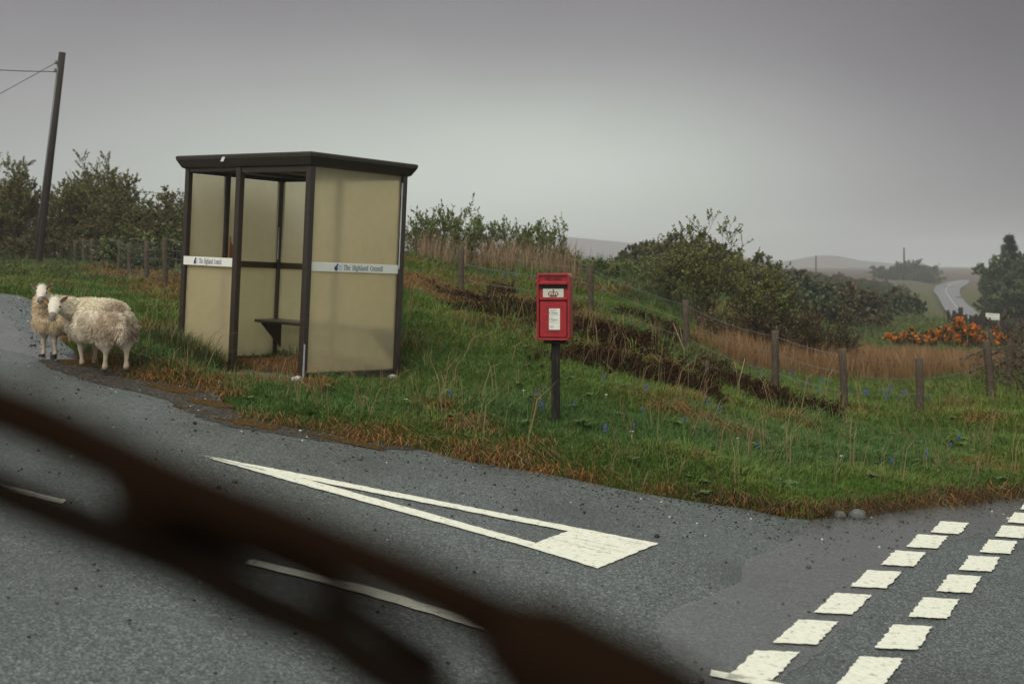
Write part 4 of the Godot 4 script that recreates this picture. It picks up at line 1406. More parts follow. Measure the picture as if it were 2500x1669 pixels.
# ---------------------------------------------------------------- everything
func _ready() -> void:
	rng.seed = 20240
	# camera
	var cam := Camera3D.new()
	cam.name = "camera"
	add_child(cam)
	cam.position = Vector3(0, EYE, 0)
	cam.projection = Camera3D.PROJECTION_FRUSTUM
	cam.near = 0.1
	cam.far = 4000.0
	cam.size = 0.1 * 1568.0 / 3000.0
	cam.frustum_offset = Vector2(0, -0.1 * 172.0 / 3000.0)
	var lens := CameraAttributesPhysical.new()
	lens.frustum_focal_length = 46.0
	lens.exposure_aperture = 2.8
	lens.frustum_focus_distance = 13.0
	lens.frustum_near = 0.1
	lens.frustum_far = 4000.0
	cam.attributes = lens
	cam.current = true
	# sky and air
	var we := WorldEnvironment.new()
	we.name = "world_environment"
	add_child(we)
	var env := Environment.new()
	env.background_mode = Environment.BG_SKY
	env.sky = Sky.new()
	var pano := PanoramaSkyMaterial.new()
	pano.panorama = sky_image()
	env.sky.sky_material = pano
	env.tonemap_mode = Environment.TONE_MAPPER_LINEAR
	env.tonemap_exposure = 1.65
	env.fog_enabled = true
	env.fog_density = 0.0007
	env.fog_light_color = Color(0.93, 0.93, 0.95)
	env.sdfgi_enabled = true
	env.ssao_enabled = true
	env.ssil_enabled = true
	we.environment = env
	# the sun behind an overcast
	var sun := DirectionalLight3D.new()
	sun.name = "sun"
	add_child(sun)
	sun.rotation_degrees = Vector3(-46, -24, 0)
	sun.light_energy = 0.5
	sun.light_color = Color(1.0, 0.97, 0.92)
	sun.light_angular_distance = 50.0
	sun.shadow_enabled = true
	make_materials()

	# ---- ground
	var edge := PackedVector2Array([Vector2(-8.36, 21.36), Vector2(-8, 21.29), Vector2(-7.29, 20.18), Vector2(-6.43, 18.27), Vector2(-5.44, 15.92), Vector2(-4.78, 14.72), Vector2(-4.06, 13.82), Vector2(-3.63, 13.67), Vector2(-3.12, 13.49), Vector2(-2.83, 12.82), Vector2(-2.57, 12.14), Vector2(-2.03, 11.89), Vector2(-1.27, 11.55), Vector2(-0.8, 11.48), Vector2(-0.35, 11.14), Vector2(0.32, 10.98), Vector2(0.79, 10.70), Vector2(1.15, 10.56), Vector2(1.47, 10.47), Vector2(1.86, 10.40), Vector2(2.14, 10.22), Vector2(2.33, 10.24), Vector2(2.65, 10.47), Vector2(3.24, 10.95), Vector2(3.67, 11.3), Vector2(4.77, 12.2), Vector2(6.43, 13.53), Vector2(8.86, 15.41)])
	road_poly = roughened(edge, 0.35, 0.05).slice(0, -1)
	while road_poly[road_poly.size() - 1].distance_to(Vector2(8.86, 15.41)) > 0.4: road_poly = road_poly.slice(0, -1)
	road_poly.append_array(PackedVector2Array([Vector2(12, 17.2), Vector2(13, -6), Vector2(-14, -6), Vector2(-14, 23.0)]))
	var land_pts := [Vector3(-14.74, 1.85, 30), Vector3(-10.57, 1.83, 27), Vector3(-17.23, 2.13, 44), Vector3(-17.19, 2.18, 48), Vector3(-14.29, 2.1, 44), Vector3(-11.4, 1.91, 37), Vector3(-8.83, 1.76, 31), Vector3(-6.97, 1.67, 26.5), Vector3(-5.85, 1.71, 26), Vector3(-4.81, 1.89, 26), Vector3(-4.29, 1.16, 16.4), Vector3(-5.91, 1.51, 21), Vector3(-5.2, 1.41, 20), Vector3(-8.45, 1.7, 26), Vector3(-8.09, 1.57, 22.6), Vector3(-5.18, 1.19, 16.8), Vector3(-2.29, 0.86, 14.4), Vector3(-1.34, 0.83, 15.5), Vector3(-1.66, 0.77, 13.3), Vector3(-3.09, 0.95, 16.7), Vector3(-3.48, 0.90, 14.8), Vector3(-1.56, 1.51, 20), Vector3(-1.38, 1.23, 17.6), Vector3(-1.88, 1.87, 24), Vector3(-2.37, 2.3, 31), Vector3(-0.97, 1.53, 24.8), Vector3(-0.42, 1.02, 16.8), Vector3(-0.83, 0.77, 14.2), Vector3(-0.32, 0.62, 12.8), Vector3(0.47, 0.65, 12.2), Vector3(0.35, 0.77, 13.9), Vector3(0.47, 0.94, 16.4), Vector3(0.18, 1.28, 21.5), Vector3(0.24, 1.78, 28), Vector3(-0.3, 2.3, 37), Vector3(1.3, 1.84, 31), Vector3(1.47, 1.23, 24.5), Vector3(2.78, 1.81, 34), Vector3(4.13, 1.38, 33), Vector3(3, 0.52, 22.5), Vector3(1.54, 0.77, 16.8), Vector3(1.93, 1.06, 21), Vector3(2.08, 0.59, 15.8), Vector3(2.01, 0.46, 14.2), Vector3(3.9, 0.2, 19.3), Vector3(4.85, 0.01, 19), Vector3(6.08, -0.05, 19.5), Vector3(7.45, 0.02, 20.3), Vector3(2.86, 0.20, 13.7), Vector3(4.32, 0.08, 14), Vector3(7.6, 0.0, 16), Vector3(3.34, 0.14, 16), Vector3(4.4, 0.03, 16), Vector3(5.63, 0, 25), Vector3(7.7, -0.18, 28), Vector3(4.73, 0.26, 27), Vector3(10.64, -0.72, 44), Vector3(14.59, -1.14, 50), Vector3(17.88, -1.39, 55), Vector3(11.16, -0.35, 30), Vector3(14.09, -0.61, 36), Vector3(28.61, -1.98, 88), Vector3(31.85, -2.07, 100), Vector3(19.81, -1.78, 72), Vector3(32.27, -2.46, 90), Vector3(12.51, -0.83, 60), Vector3(8.51, 1.17, 60), Vector3(29.02, -1.99, 120), Vector3(22.77, 0.48, 130), Vector3(6.01, 1.38, 80), Vector3(-0.65, 1.38, 80), Vector3(-6.41, 1.48, 70), Vector3(-13.41, 1.48, 70), Vector3(-20.4, 1.94, 70), Vector3(-29.36, 2.28, 75), Vector3(-34.41, 2.41, 70), Vector3(63.29, -2.16, 230), Vector3(58.54, -0.3, 260), Vector3(35.46, 0.46, 250), Vector3(2.12, 1.05, 250), Vector3(-47.88, 1.88, 250), Vector3(-97.88, 2.71, 250), Vector3(54.81, -4.08, 140), Vector3(93.96, -4.11, 240), Vector3(50.44, -3.3, 110), Vector3(114.62, -4.37, 250), Vector3(122.57, -1.79, 420), Vector3(94.57, -0.39, 420), Vector3(37.58, 0.46, 500), Vector3(-114.9, 2.13, 600), Vector3(234.9, -1.87, 600), Vector3(325.17, 0.46, 1000), Vector3(175.17, 1.13, 1000), Vector3(475.17, -0.54, 1000), Vector3(-58.17, 2.13, 1000), Vector3(-391.5, 4.13, 1000)]
	for e in edge: land_pts.append(Vector3(e.x, road_y(e) + 0.07, e.y))
	for e in [Vector2(-10, 22.2), Vector2(-12, 23.2), Vector2(11, 16.6), Vector2(0, 6), Vector2(3, 5), Vector2(-4, 8), Vector2(5, 9), Vector2(-1, 2.5), Vector2(1, 2.5)]: land_pts.append(Vector3(e.x, road_y(e) + 0.05, e.y))
	var far_l := [Vector3(36.59, -2.71, -95), Vector3(42.76, -3.2, -115), Vector3(47.5, -3.72, -135), Vector3(51.38, -3.92, -150), Vector3(58.05, -4.06, -172), Vector3(65.1, -4.17, -195), Vector3(74.44, -4.09, -225), Vector3(86.88, -3.79, -265), Vector3(97.55, -3.47, -300), Vector3(107.52, -3.15, -330), Vector3(117.9, -2.91, -360), Vector3(133.53, -2.67, -400), Vector3(154.58, -2.37, -450)]
	var far_r := [Vector3(38.81, -2.71, -95), Vector3(45.02, -3.2, -115), Vector3(50.65, -3.72, -135), Vector3(54.43, -3.92, -150), Vector3(61.09, -4.06, -172), Vector3(68.41, -4.17, -195), Vector3(77.74, -4.09, -225), Vector3(90.5, -3.79, -265), Vector3(102.05, -3.47, -300), Vector3(112.59, -3.15, -330), Vector3(123.9, -2.91, -360), Vector3(139.0, -2.67, -400), Vector3(156.97, -2.37, -450)]
	for i in far_l.size():
		var half: Vector3 = (far_r[i] - far_l[i]) * 0.16
		far_l[i] -= half
		far_r[i] += half
	for i in far_l.size():
		land_pts.append(Vector3(far_l[i].x - 1, far_l[i].y - 0.35, -far_l[i].z))
		land_pts.append(Vector3(far_r[i].x + 1, far_r[i].y - 0.35, -far_r[i].z))
	fit_land(land_pts)
	build_terrain()
	tag(obj("road", flat_on_road(road_poly, 0.0), M.asphalt), "", "", "", "structure")
	build_far_road(far_l, far_r)
	for e in [[-2.4, 1650.0, 260.0, [[-1000, 20], [-300, 44], [40, 40], [95, 36], [150, 30], [215, 25], [260, 17], [330, 8], [390, 2], [450, -6], [560, -14]], "hill"], [0, 2000.0, 200.0, [[-1500, 30], [-200, 42], [30, 42], [90, 40], [160, 34], [230, 28], [300, 22], [380, 12], [480, 2], [600, -8]], "hill"], [0, 1500.0, 200.0, [[270, -8], [310, 6], [330, 9.5], [340, 11.5], [352, 13.2], [362, 13.4], [376, 12.2], [390, 9.5], [402, 7], [425, 5.5], [450, 2.0], [480, 0.4], [560, -1], [700, -2], [900, 2]], "hill"]]:
		var prof := []
		for q in e[3].size() - 1:
			for k in 4: prof.append(Vector2(lerpf(e[3][q][0], e[3][q + 1][0], k / 4.0), EYE + lerpf(e[3][q][1], e[3][q + 1][1], k / 4.0)))
		far_hill(e[4], e[1], e[2], prof, Color(0.10, 0.078, 0.070))

	# ---- markings and standing water
	var wet := PackedVector2Array([Vector2(2.34, 10.24), Vector2(2.22, 9.78), Vector2(2.02, 9.41), Vector2(1.78, 9), Vector2(1.63, 8.84), Vector2(1.51, 8.54), Vector2(1.47, 8.37), Vector2(1.44, 8.18), Vector2(1.35, 8), Vector2(1.18, 7.77), Vector2(0.92, 7.41), Vector2(0.83, 7.21), Vector2(0.77, 6.95), Vector2(0.78, 6.61), Vector2(0.9, 6.36), Vector2(1.02, 6.08), Vector2(1.3, 6.34), Vector2(1.5, 6.67), Vector2(1.76, 7.19), Vector2(2.13, 7.87), Vector2(2.39, 8.36), Vector2(2.63, 8.82), Vector2(2.96, 9.38), Vector2(3.38, 10.02), Vector2(3.62, 10.29), Vector2(4.22, 10.77), Vector2(5.68, 11.96), Vector2(7.6, 14.2), Vector2(6.4, 13.62), Vector2(4.75, 12.30), Vector2(3.66, 11.4), Vector2(3.23, 11.05), Vector2(2.64, 10.57)])
	tag(obj("puddle", flat_on_road(worn(wet, 0.14, 0.022), 0.005), M.water), "", "", "", "structure")
	tag(obj("puddle", flat_on_road(worn(PackedVector2Array([Vector2(-7.5, 17.3), Vector2(-6.2, 15.2), Vector2(-5.2, 14.45), Vector2(-4.9, 14.75), Vector2(-5.35, 15.2), Vector2(-6.2, 16.6), Vector2(-7.2, 18.4)]), 0.2, 0.05), 0.005), M.water), "", "", "", "structure")
	var marks := {}
	# the inverted triangle: two long sides and a broad bar
	marks.give_way_triangle = [
		PackedVector2Array([Vector2(-2.45, 10.25), Vector2(-1.60, 9.935), Vector2(0.46, 9.12), Vector2(0.385, 9.00), Vector2(-1.50, 9.745), Vector2(-1.63, 9.79)]),
		PackedVector2Array([Vector2(-2.44, 10.22), Vector2(-1.63, 9.787), Vector2(-1.50, 9.742), Vector2(0.155, 8.575), Vector2(0.10, 8.45), Vector2(-1.66, 9.66)]),
		PackedVector2Array([Vector2(0.463, 9.118), Vector2(1, 8.92), Vector2(0.53, 8.1), Vector2(0.103, 8.447), Vector2(0.158, 8.573), Vector2(0.388, 8.998)])]
	var tw := thing("give_way_triangle", "white inverted triangle marking with a broad bar on the wet road", "road marking")
	for k in 3: obj(["side_line", "side_line", "bar"][k], flat_on_road(worn(marks.give_way_triangle[k], 0.05, 0.008), 0.008), M.paint, tw)
	# cracks across the broad bar and flakes gone from the paint
	var cr := begin()
	for k in 6:
		var a := Vector2(0.28, 8.56).lerp(Vector2(0.72, 9.0), rng.randf()) + Vector2(rng.randf_range(-0.15, 0.1), rng.randf_range(-0.1, 0.1))
		var dir := Vector2(0.86, -0.42).rotated(rng.randf_range(-0.12, 0.12))
		var l := rng.randf_range(0.10, 0.38)
		for m in 6:
			var p0 := a + dir * l * m / 6.0 + Vector2(0, rng.randf_range(-0.004, 0.004))
			var p1 := a + dir * l * (m + 1) / 6.0
			var w := Vector2(-dir.y, dir.x) * rng.randf_range(0.0008, 0.0022)
			if not Geometry2D.is_point_in_polygon(p1, marks.give_way_triangle[2]): continue
			var c := [p0 - w, p1 - w, p1 + w, p0 + w]
			var v := []
			for q in c: v.append(Vector3(q.x, road_y(q) + 0.0115, -q.y))
			quad(cr, v[0], v[1], v[2], v[3])
	cr.generate_normals()
	tag(obj("cracks", cr, M.moss, tw), "", "", "", "stuff")
	tag(obj("centre_line", flat_on_road(worn(PackedVector2Array([Vector2(-1.50, 7.50), Vector2(-0.75, 7.19), Vector2(-0.08, 6.74), Vector2(-0.14, 6.65), Vector2(-0.80, 7.07), Vector2(-1.51, 7.40)]), 0.10, 0.009), 0.008), M.paint), "long white centre line dash seen between the wiper arm and blade", "road marking", "white centre dashes")
	tag(obj("centre_line", flat_on_road(worn(PackedVector2Array([Vector2(-3.60, 8.75), Vector2(-2.87, 8.42), Vector2(-2.86, 8.31), Vector2(-3.62, 8.64)]), 0.10, 0.008), 0.008), M.paint), "short end of a white centre line dash near the left edge", "road marking", "white centre dashes")
	var rows := [[Vector2(3.51, 10.47), Vector2(3.14, 9.87), Vector2(2.77, 9.23), Vector2(2.39, 8.56), Vector2(2.0, 7.88), Vector2(1.63, 7.22), Vector2(1.27, 6.58)], [Vector2(4.75, 11.86), Vector2(4.39, 11.2), Vector2(4.05, 10.57), Vector2(3.71, 9.95), Vector2(3.34, 9.32), Vector2(2.97, 8.67), Vector2(2.59, 8.0), Vector2(2.20, 7.32), Vector2(1.83, 6.66)]]
	var along := Vector2(0.120, 0.240)
	var over := Vector2(0.120, 0.022)
	var nth := ["first", "second", "third", "fourth", "fifth", "sixth", "seventh", "eighth", "ninth"]
	for side in 2:
		for k in rows[side].size():
			var c: Vector2 = rows[side][k]
			var q := PackedVector2Array([c - along - over, c + along - over, c + along + over, c - along + over])
			var far_first: String = nth[k]
			tag(obj("give_way_dash", flat_on_road(worn(q, 0.03, 0.008), 0.011), M.paint), "white dash, %s from the far end of the %s row" % [far_first, ["puddle side", "outer right"][side]], "road marking", "give way dashes across the junction")
	# short bar joining the near end of the rows
	tag(obj("edge_line", flat_on_road(worn(PackedVector2Array([Vector2(0.98, 6.42), Vector2(1.55, 6.24), Vector2(1.53, 6.15), Vector2(0.96, 6.33)]), 0.1, 0.01), 0.011), M.paint), "white line end at the lower frame edge under the wiper", "road marking")
	# dark grit washed along the verge and rusty moss creeping in from its edge
	var grit := PackedVector2Array([Vector2(-5.0, 14.9), Vector2(-4.6, 14.5), Vector2(-3.9, 13.75), Vector2(-3.2, 13.55), Vector2(-2.75, 12.7), Vector2(-2.5, 12.1), Vector2(-1.9, 11.85), Vector2(-1.2, 11.5), Vector2(-0.7, 11.5), Vector2(-1.1, 11.28), Vector2(-1.9, 11.45), Vector2(-2.6, 11.65), Vector2(-3.0, 12.1), Vector2(-3.4, 12.75), Vector2(-4.2, 13.2), Vector2(-4.9, 13.85), Vector2(-5.25, 14.5)])
	tag(obj("gravel", flat_on_road(worn(grit, 0.06, 0.07), 0.004), M.grit), "dark gritty strip of the road along the verge under the sheep", "gravel", "", "stuff")
	for q in [[Vector2(-2.95, 12.75), 0.32, 0.10, "long rusty moss patch on the road at the shelter's verge"], [Vector2(-3.45, 13.35), 0.42, 0.13, "moss patch on the road edge right of the sheep"], [Vector2(-2.35, 11.85), 0.40, 0.10, "moss strip on the road at the verge corner"], [Vector2(-3.12, 12.35), 0.10, 0.04, "small yellow moss spot on the dark grit"], [Vector2(-4.75, 14.45), 0.35, 0.12, "moss around the farther sheep's feet"], [Vector2(-1.4, 11.45), 0.45, 0.07, "thin moss strip at the road edge below the shelter"]]:
		var pl := PackedVector2Array()
		for k in 14: pl.append(q[0] + Vector2(cos(TAU * k / 14) * q[1], sin(TAU * k / 14) * q[2] * 1.6).rotated(-0.5) * rng.randf_range(0.55, 1.1))
		tag(obj("moss", flat_on_road(worn(pl, 0.04, 0.015), 0.008), M.moss), q[3], "moss", "moss at the road edge", "stuff")
	gravel()

	# ---- shelter, letter box, sheep
	var fwd := Vector3(-0.769, 0, -0.639)
	var side_ := Vector3(0.639, 0, -0.769)
	shelter_xf = Transform3D(Basis(Vector3.BACK, -0.043) * Basis(fwd, Vector3.UP * 1.04, side_), Vector3(-2.315, 0.865, -14.4))
	build_shelter()
	build_letter_box()
	for q in [[Vector3(-0.03, 0.02, -0.10), 0.075, "white lump of stone at the foot of the shelter corner post"], [Vector3(-0.10, -0.02, 0.30), 0.045, "small white stone against the shelter side rail"], [Vector3(-0.06, 0.0, 1.36), 0.055, "pale stone at the foot of the shelter right post"]]:
		tag(obj("white_stone", stone(q[1], 3 + int(q[1] * 1000)), M.pale_stone), q[2], "stone", "white stones at the shelter").position = shelter_xf * q[0]
	for q in [[2.62, 10.44, 0.05, "grey stone at the puddle's edge, left of the pair"], [2.78, 10.52, 0.068, "larger grey stone at the puddle's edge, right of the pair"]]:
		tag(obj("grey_stone", stone(q[2], int(q[0] * 100)), M.grey_stone), q[3], "stone", "stones at the puddle").position = Vector3(q[0], road_y(Vector2(q[0], q[1])) + 0.02, -q[1])
	var g1 := Vector3(-4.48, road_y(Vector2(-4.48, 14.2)), -14.2)
	make_sheep("nearer cream sheep seen from behind its flank, head turned to the viewer", g1, deg_to_rad(127), 1.12, g1 + Vector3(-0.45, 0.745, 0.12), Vector3(0.13, -0.64, 0.74), 0.035, Color.WHITE, 21)
	var g2 := Vector3(-5.06, road_y(Vector2(-5.06, 15.0)), -15.0)
	make_sheep("farther sheep half hidden behind the other, facing the viewer chest on", g2, deg_to_rad(-120), 0.97, g2 + Vector3(-0.16, 0.785, 0.50), Vector3(0.20, -0.60, 0.77), 0.02, Color(0.95, 0.86, 0.73), 34)

	# ---- fences, poles, plants
	build_fences()
	build_poles()
	build_sign()
	for h in [[-0.85, 23.4, 0.5], [-0.3, 22.5, 0.7], [0.35, 21.7, 0.75], [0.2, 20.6, 0.35], [1.05, 19.7, 0.8], [1.5, 18.7, 0.85], [1.95, 17.9, 0.6], [0.8, 18.6, 0.4], [2.45, 17.0, 0.35], [2.7, 23.7, 0.75], [3.35, 22.7, 0.4], [3.2, 20.4, 0.55], [3.65, 18.5, 0.45], [2.1, 20.3, 0.3], [-0.3, 24.9, 0.45], [0.9, 23.3, 0.3], [4.2, 18.2, 0.3], [2.9, 19.0, 0.25]]: heather_beds.append(Vector3(h[0], h[1], h[2]))
	sedge = PackedVector2Array([Vector2(4.2, 24.6), Vector2(6.0, 24.6), Vector2(8.6, 26.0), Vector2(12.8, 34.0), Vector2(15.5, 42.0), Vector2(13.5, 44.0), Vector2(9.0, 42.0), Vector2(5.5, 34.0)])
	sow()
	build_plants()
	build_wiper()

func stone(r: float, seed_: int) -> ArrayMesh:
	var s := SphereMesh.new()
	s.radius = r; s.height = r * 1.5; s.radial_segments = 14; s.rings = 8
	var n := FastNoiseLite.new()
	n.seed = seed_
	n.frequency = 1.0 / r * 0.7
	var st := begin()
	st.append_from(s, 0, Transform3D())
	var m := st.commit()
	var a := m.surface_get_arrays(0)
	var v: PackedVector3Array = a[Mesh.ARRAY_VERTEX]
	for i in v.size(): v[i] *= 1.0 + 0.35 * n.get_noise_3dv(v[i])
	a[Mesh.ARRAY_VERTEX] = v
	a[Mesh.ARRAY_NORMAL] = null
	a[Mesh.ARRAY_TANGENT] = null
	var out := ArrayMesh.new()
	out.add_surface_from_arrays(Mesh.PRIMITIVE_TRIANGLES, a)
	var st2 := begin()
	st2.append_from(out, 0, Transform3D())
	st2.generate_normals()
	return st2.commit()

func gravel() -> void:
	var xf := []
	var cols := PackedColorArray()
	for i in 2600:
		var k := rng.randf()
		var p := Vector2(rng.randf_range(-5.2, 2.4), rng.randf_range(5, 14.5))
		if k < 0.65:      # loose chippings gather along the grass
			var e := rng.randi_range(2, road_poly.size() - 12)
			p = road_poly[e] + Vector2(rng.randf_range(-0.3, 0.3), -absf(rng.randfn(0.0, 0.5)))
		if poly_distance(p, road_poly) > -0.02: continue
		var s := rng.randf_range(0.004, 0.011) if rng.randf() < 0.96 else rng.randf_range(0.012, 0.022)
		xf.append(Transform3D(Basis(Vector3(rng.randf(), rng.randf(), rng.randf()).normalized(), rng.randf() * TAU).scaled(Vector3(1, 0.7, 1.2) * s), Vector3(p.x, road_y(p) + s * 0.4, -p.y)))
		var v := rng.randf_range(0.02, 0.10)
		if rng.randf() < 0.04: v = 0.5
		cols.append(Color(v, v * 0.96, v * 0.9))
	var m := SphereMesh.new()
	m.radius = 1.0; m.height = 2.0; m.radial_segments = 5; m.rings = 3
	tag(copies("gravel", m, M.earth, xf, cols), "loose dark chippings scattered on the road along the verge", "gravel", "", "stuff")

func build_plants() -> void:
	# willows behind the left fence
	var look := willow_look()
	var wv := []
	for s in 3: wv.append(plant_meshes(100 + s, 6, 4.0, 0.42, 0.5, 3, look))
	var bush_look := look.duplicate()
	bush_look.merge({"kids": [6, 5, 6], "leaves": 22, "size": 0.095, "rise": 0.12, "low": 0.08, "tint": Color(0.072, 0.080, 0.022), "tint2": Color(0.145, 0.135, 0.040)}, true)
	var bv := []
	for s in 2: bv.append(plant_meshes(140 + s, 8, 2.9, 0.75, 0.8, 3, bush_look))
	var spots := [
		[-23.9, 60.0, 0.97, 0, "loose willow at the left frame edge behind the fence"], [-21.6, 58.5, 1.06, 1, "tall willow just left of the telegraph pole"], [-19.9, 61.0, 1.04, 2, "willow directly behind the telegraph pole"],
		[-18.9, 57.0, 0.97, 0, "willow whose crown shows just right of the telegraph pole"], [-17.9, 58.0, 1.02, 1, "upright willow with a feathery top, third right of the pole"], [-16.8, 56.0, 0.96, 2, "last tall willow before the hedge drops towards the shelter"],
		[-25.6, 66.0, 1.0, 2, "willow cut by the left frame edge, farther back"]]
	for i in spots.size():
		var s: Array = spots[i]
		plant("willow_tree", wv[s[3]], s[4], "tree", ground_at(s[0], s[1]), i * 1.9, Vector3(0.85, s[2], 0.85), "willows behind the left fence")
	var low := [[-14.9, 51.0, 0.88, 0, "dense willow bush in the dip of the left hedge"], [-13.2, 49.0, 0.93, 1, "dense rounded willow bush halfway to the shelter"], [-11.6, 47.5, 0.97, 0, "leafy willow bush left of the shelter with bare tips"], [-10.2, 46.0, 0.97, 1, "willow bush whose right side goes behind the shelter"], [-8.8, 45.5, 0.9, 0, "willow bush hidden mostly by the left shelter panel"], [-16.5, 53.0, 0.62, 1, "low bush under the tall willows right of the pole"], [-20.0, 56.0, 0.6, 0, "low bush at the foot of the telegraph pole"], [-23.0, 60.0, 0.55, 1, "low bush at the left edge under the willows"]]
	for i in low.size():
		var s: Array = low[i]
		plant("willow_bush", bv[s[3]], s[4], "bush", ground_at(s[0], s[1]), i * 2.3 + 0.5, Vector3(1.0, s[2], 1.0), "bushes of the left hedge", "foliage")
	var pale := look.duplicate()
	pale.merge({"kids": [6, 5], "leaves": 15, "size": 0.11, "tint": Color(0.072, 0.111, 0.026), "tint2": Color(0.130, 0.163, 0.046), "stem": 0.035}, true)
	var pv := plant_meshes(171, 9, 1.7, 0.8, 0.4, 2, pale)
	plant("bright_bush", pv, "low bright green bush just behind the netting fence near the shelter", "bush", ground_at(-9.9, 36.0), 0.4, Vector3(1.25, 0.85, 1.0), "", "foliage")

	# wind-shaped willow scrub below the bank, right of the letter box
	var scrub := look.duplicate()
	scrub.merge({"wind": Vector3(-0.035, 0, 0), "wobble": 0.13, "rise": 0.10, "kids": [5, 5, 4], "leaves": 14, "size": 0.09, "from": 0.35, "bare": 0.15, "tip": 0.2, "tint": Color(0.085, 0.110, 0.026), "tint2": Color(0.175, 0.185, 0.050), "stem": 0.030, "thin": 0.0055, "open": 0.55, "bark": Color(0.085, 0.062, 0.048)}, true)
	var sv := [plant_meshes(201, 7, 3.0, 0.55, 0.35, 3, scrub), plant_meshes(202, 7, 2.9, 0.60, 0.35, 3, scrub)]
	var bare := scrub.duplicate()
	bare.merge({"bare": 0.55, "leaves": 5, "kids": [6, 6, 5], "tint": Color(0.070, 0.070, 0.026), "tint2": Color(0.125, 0.105, 0.040), "bark": Color(0.060, 0.040, 0.030), "open": 0.6, "wind": Vector3(0.01, 0, 0)}, true)
	var dark := [plant_meshes(211, 11, 2.1, 0.9, 0.5, 3, bare), plant_meshes(212, 10, 2.0, 0.9, 0.5, 3, bare)]
	plant("leafy_shrub", sv[0], "wind bent willow shrub with leafy tips, left of the two tallest", "shrub", ground_at(4.25, 28.6), 0.3, Vector3(0.72, 0.70, 0.66), "willow scrub beyond the fence", "foliage")
	plant("leafy_shrub", sv[1], "tallest upright willow shrub with twiggy top right of centre", "shrub", ground_at(5.15, 27.6), 2.1, Vector3(0.62, 0.70, 0.62), "willow scrub beyond the fence", "foliage")
	plant("leafy_shrub", sv[0], "leafy shrub low at the left of the willow clump", "shrub", ground_at(3.75, 30.5), 4.0, Vector3(0.6, 0.46, 0.6), "willow scrub beyond the fence", "foliage")
	plant("twiggy_shrub", dark[0], "dark twiggy shrub behind the corner fence post", "shrub", ground_at(5.3, 27.2), 0.0, Vector3(0.6, 0.66, 0.6), "dark twiggy shrubs", "foliage")
	plant("twiggy_shrub", dark[1], "dark twiggy shrub at the right side of the willow clump", "shrub", ground_at(6.05, 27.4), 1.0, Vector3(0.62, 0.72, 0.6), "dark twiggy shrubs", "foliage")
	plant("twiggy_shrub", dark[0], "dark twiggy shrub between the sloping fence wires", "shrub", ground_at(4.55, 27.3), 3.0, Vector3(0.5, 0.42, 0.5), "dark twiggy shrubs", "foliage")
	plant("twiggy_shrub", dark[1], "low dark shrub at the right foot of the willow clump", "shrub", ground_at(6.8, 28.2), 5.0, Vector3(0.65, 0.45, 0.6), "dark twiggy shrubs", "foliage")

	# young willows along the crest of the bank
	var young := scrub.duplicate()
	young.merge({"wind": Vector3(-0.05, 0, 0), "kids": [5, 4], "leaves": 11, "size": 0.10, "from": 0.1, "bare": 0.1, "tint": Color(0.070, 0.120, 0.032), "tint2": Color(0.150, 0.180, 0.055), "stem": 0.02, "thin": 0.005}, true)
	var yv := [plant_meshes(231, 6, 1.25, 0.4, 0.35, 2, young), plant_meshes(232, 7, 1.15, 0.5, 0.4, 2, young), plant_meshes(233, 5, 1.35, 0.35, 0.3, 2, young)]
	var crest := [[-2.25, 33.0, 1.0, "young willow on the crest beside the shelter's right post"], [-1.95, 33.5, 1.1, "young willow second along the crest from the shelter"], [-1.55, 33.0, 1.15, "tallest young willow on the crest right of the shelter"], [-1.2, 34.0, 0.85, "small willow at the gap above the first fence post"], [-0.75, 35.0, 0.98, "young willow just right of the first fence post top"], [-0.25, 35.0, 0.95, "young willow in the middle of the crest row"], [0.25, 36.0, 0.92, "willow right of the middle of the crest row"], [0.55, 33.5, 0.95, "young willow left of the last crest pair"], [0.95, 34.0, 0.98, "last young willow of the crest row, above the letter box"], [1.5, 33.0, 0.42, "low willow bush on the slope right above the letter box"], [2.15, 34.0, 0.40, "low bush on the slope beside the second fence post"], [2.9, 34.5, 0.45, "green bush on the slope right of the second fence post"], [3.5, 34.0, 0.55, "green bush left of the tall willow shrubs"], [1.1, 36.0, 0.4, "smallest bush behind the letter box at the ridge end"], [4.2, 36.0, 0.7, "green bush behind the tall willow shrubs"]]
	for i in crest.size():
		var c: Array = crest[i]
		plant("young_willow", yv[i % 3], c[3], "shrub", ground_at(c[0], c[1]), i * 1.3, Vector3(0.75, c[2], 0.75), "young willows along the bank", "foliage")
	# dry reeds among them
	var xf := []
	var cols := PackedColorArray()
	var reed := tuft(8, 0.45, 0.95, 0.10, 0.45, 0.006, 41)
	for i in 230:
		var x := rng.randf_range(-2.4, 1.6)
		var d := rng.randf_range(30, 35)
		xf.append(tumble(ground_at(x, d), rng.randf_range(0.7, 1.1)))
		cols.append(Color(0.20, 0.125, 0.080).lerp(Color(0.30, 0.22, 0.13), rng.randf()))
	tag(copies("dry_reeds", reed, M.dry, xf, cols), "pale dry reeds between the young willows on the crest", "reeds", "", "stuff")

	# gorse in flower
	var gl := look.duplicate()
	gl.merge({"kids": [7, 6], "leaves": 26, "size": 0.11, "broad": 0.32, "from": 0.2, "bare": 0.0, "tint": Color(0.039, 0.055, 0.018), "tint2": Color(0.078, 0.081, 0.026), "stem": 0.03, "open": 0.8, "tip": 0.0}, true)
	var gv := [plant_meshes(251, 9, 1.05, 0.9, 0.6, 2, gl), plant_meshes(252, 9, 1.0, 0.9, 0.6, 2, gl)]
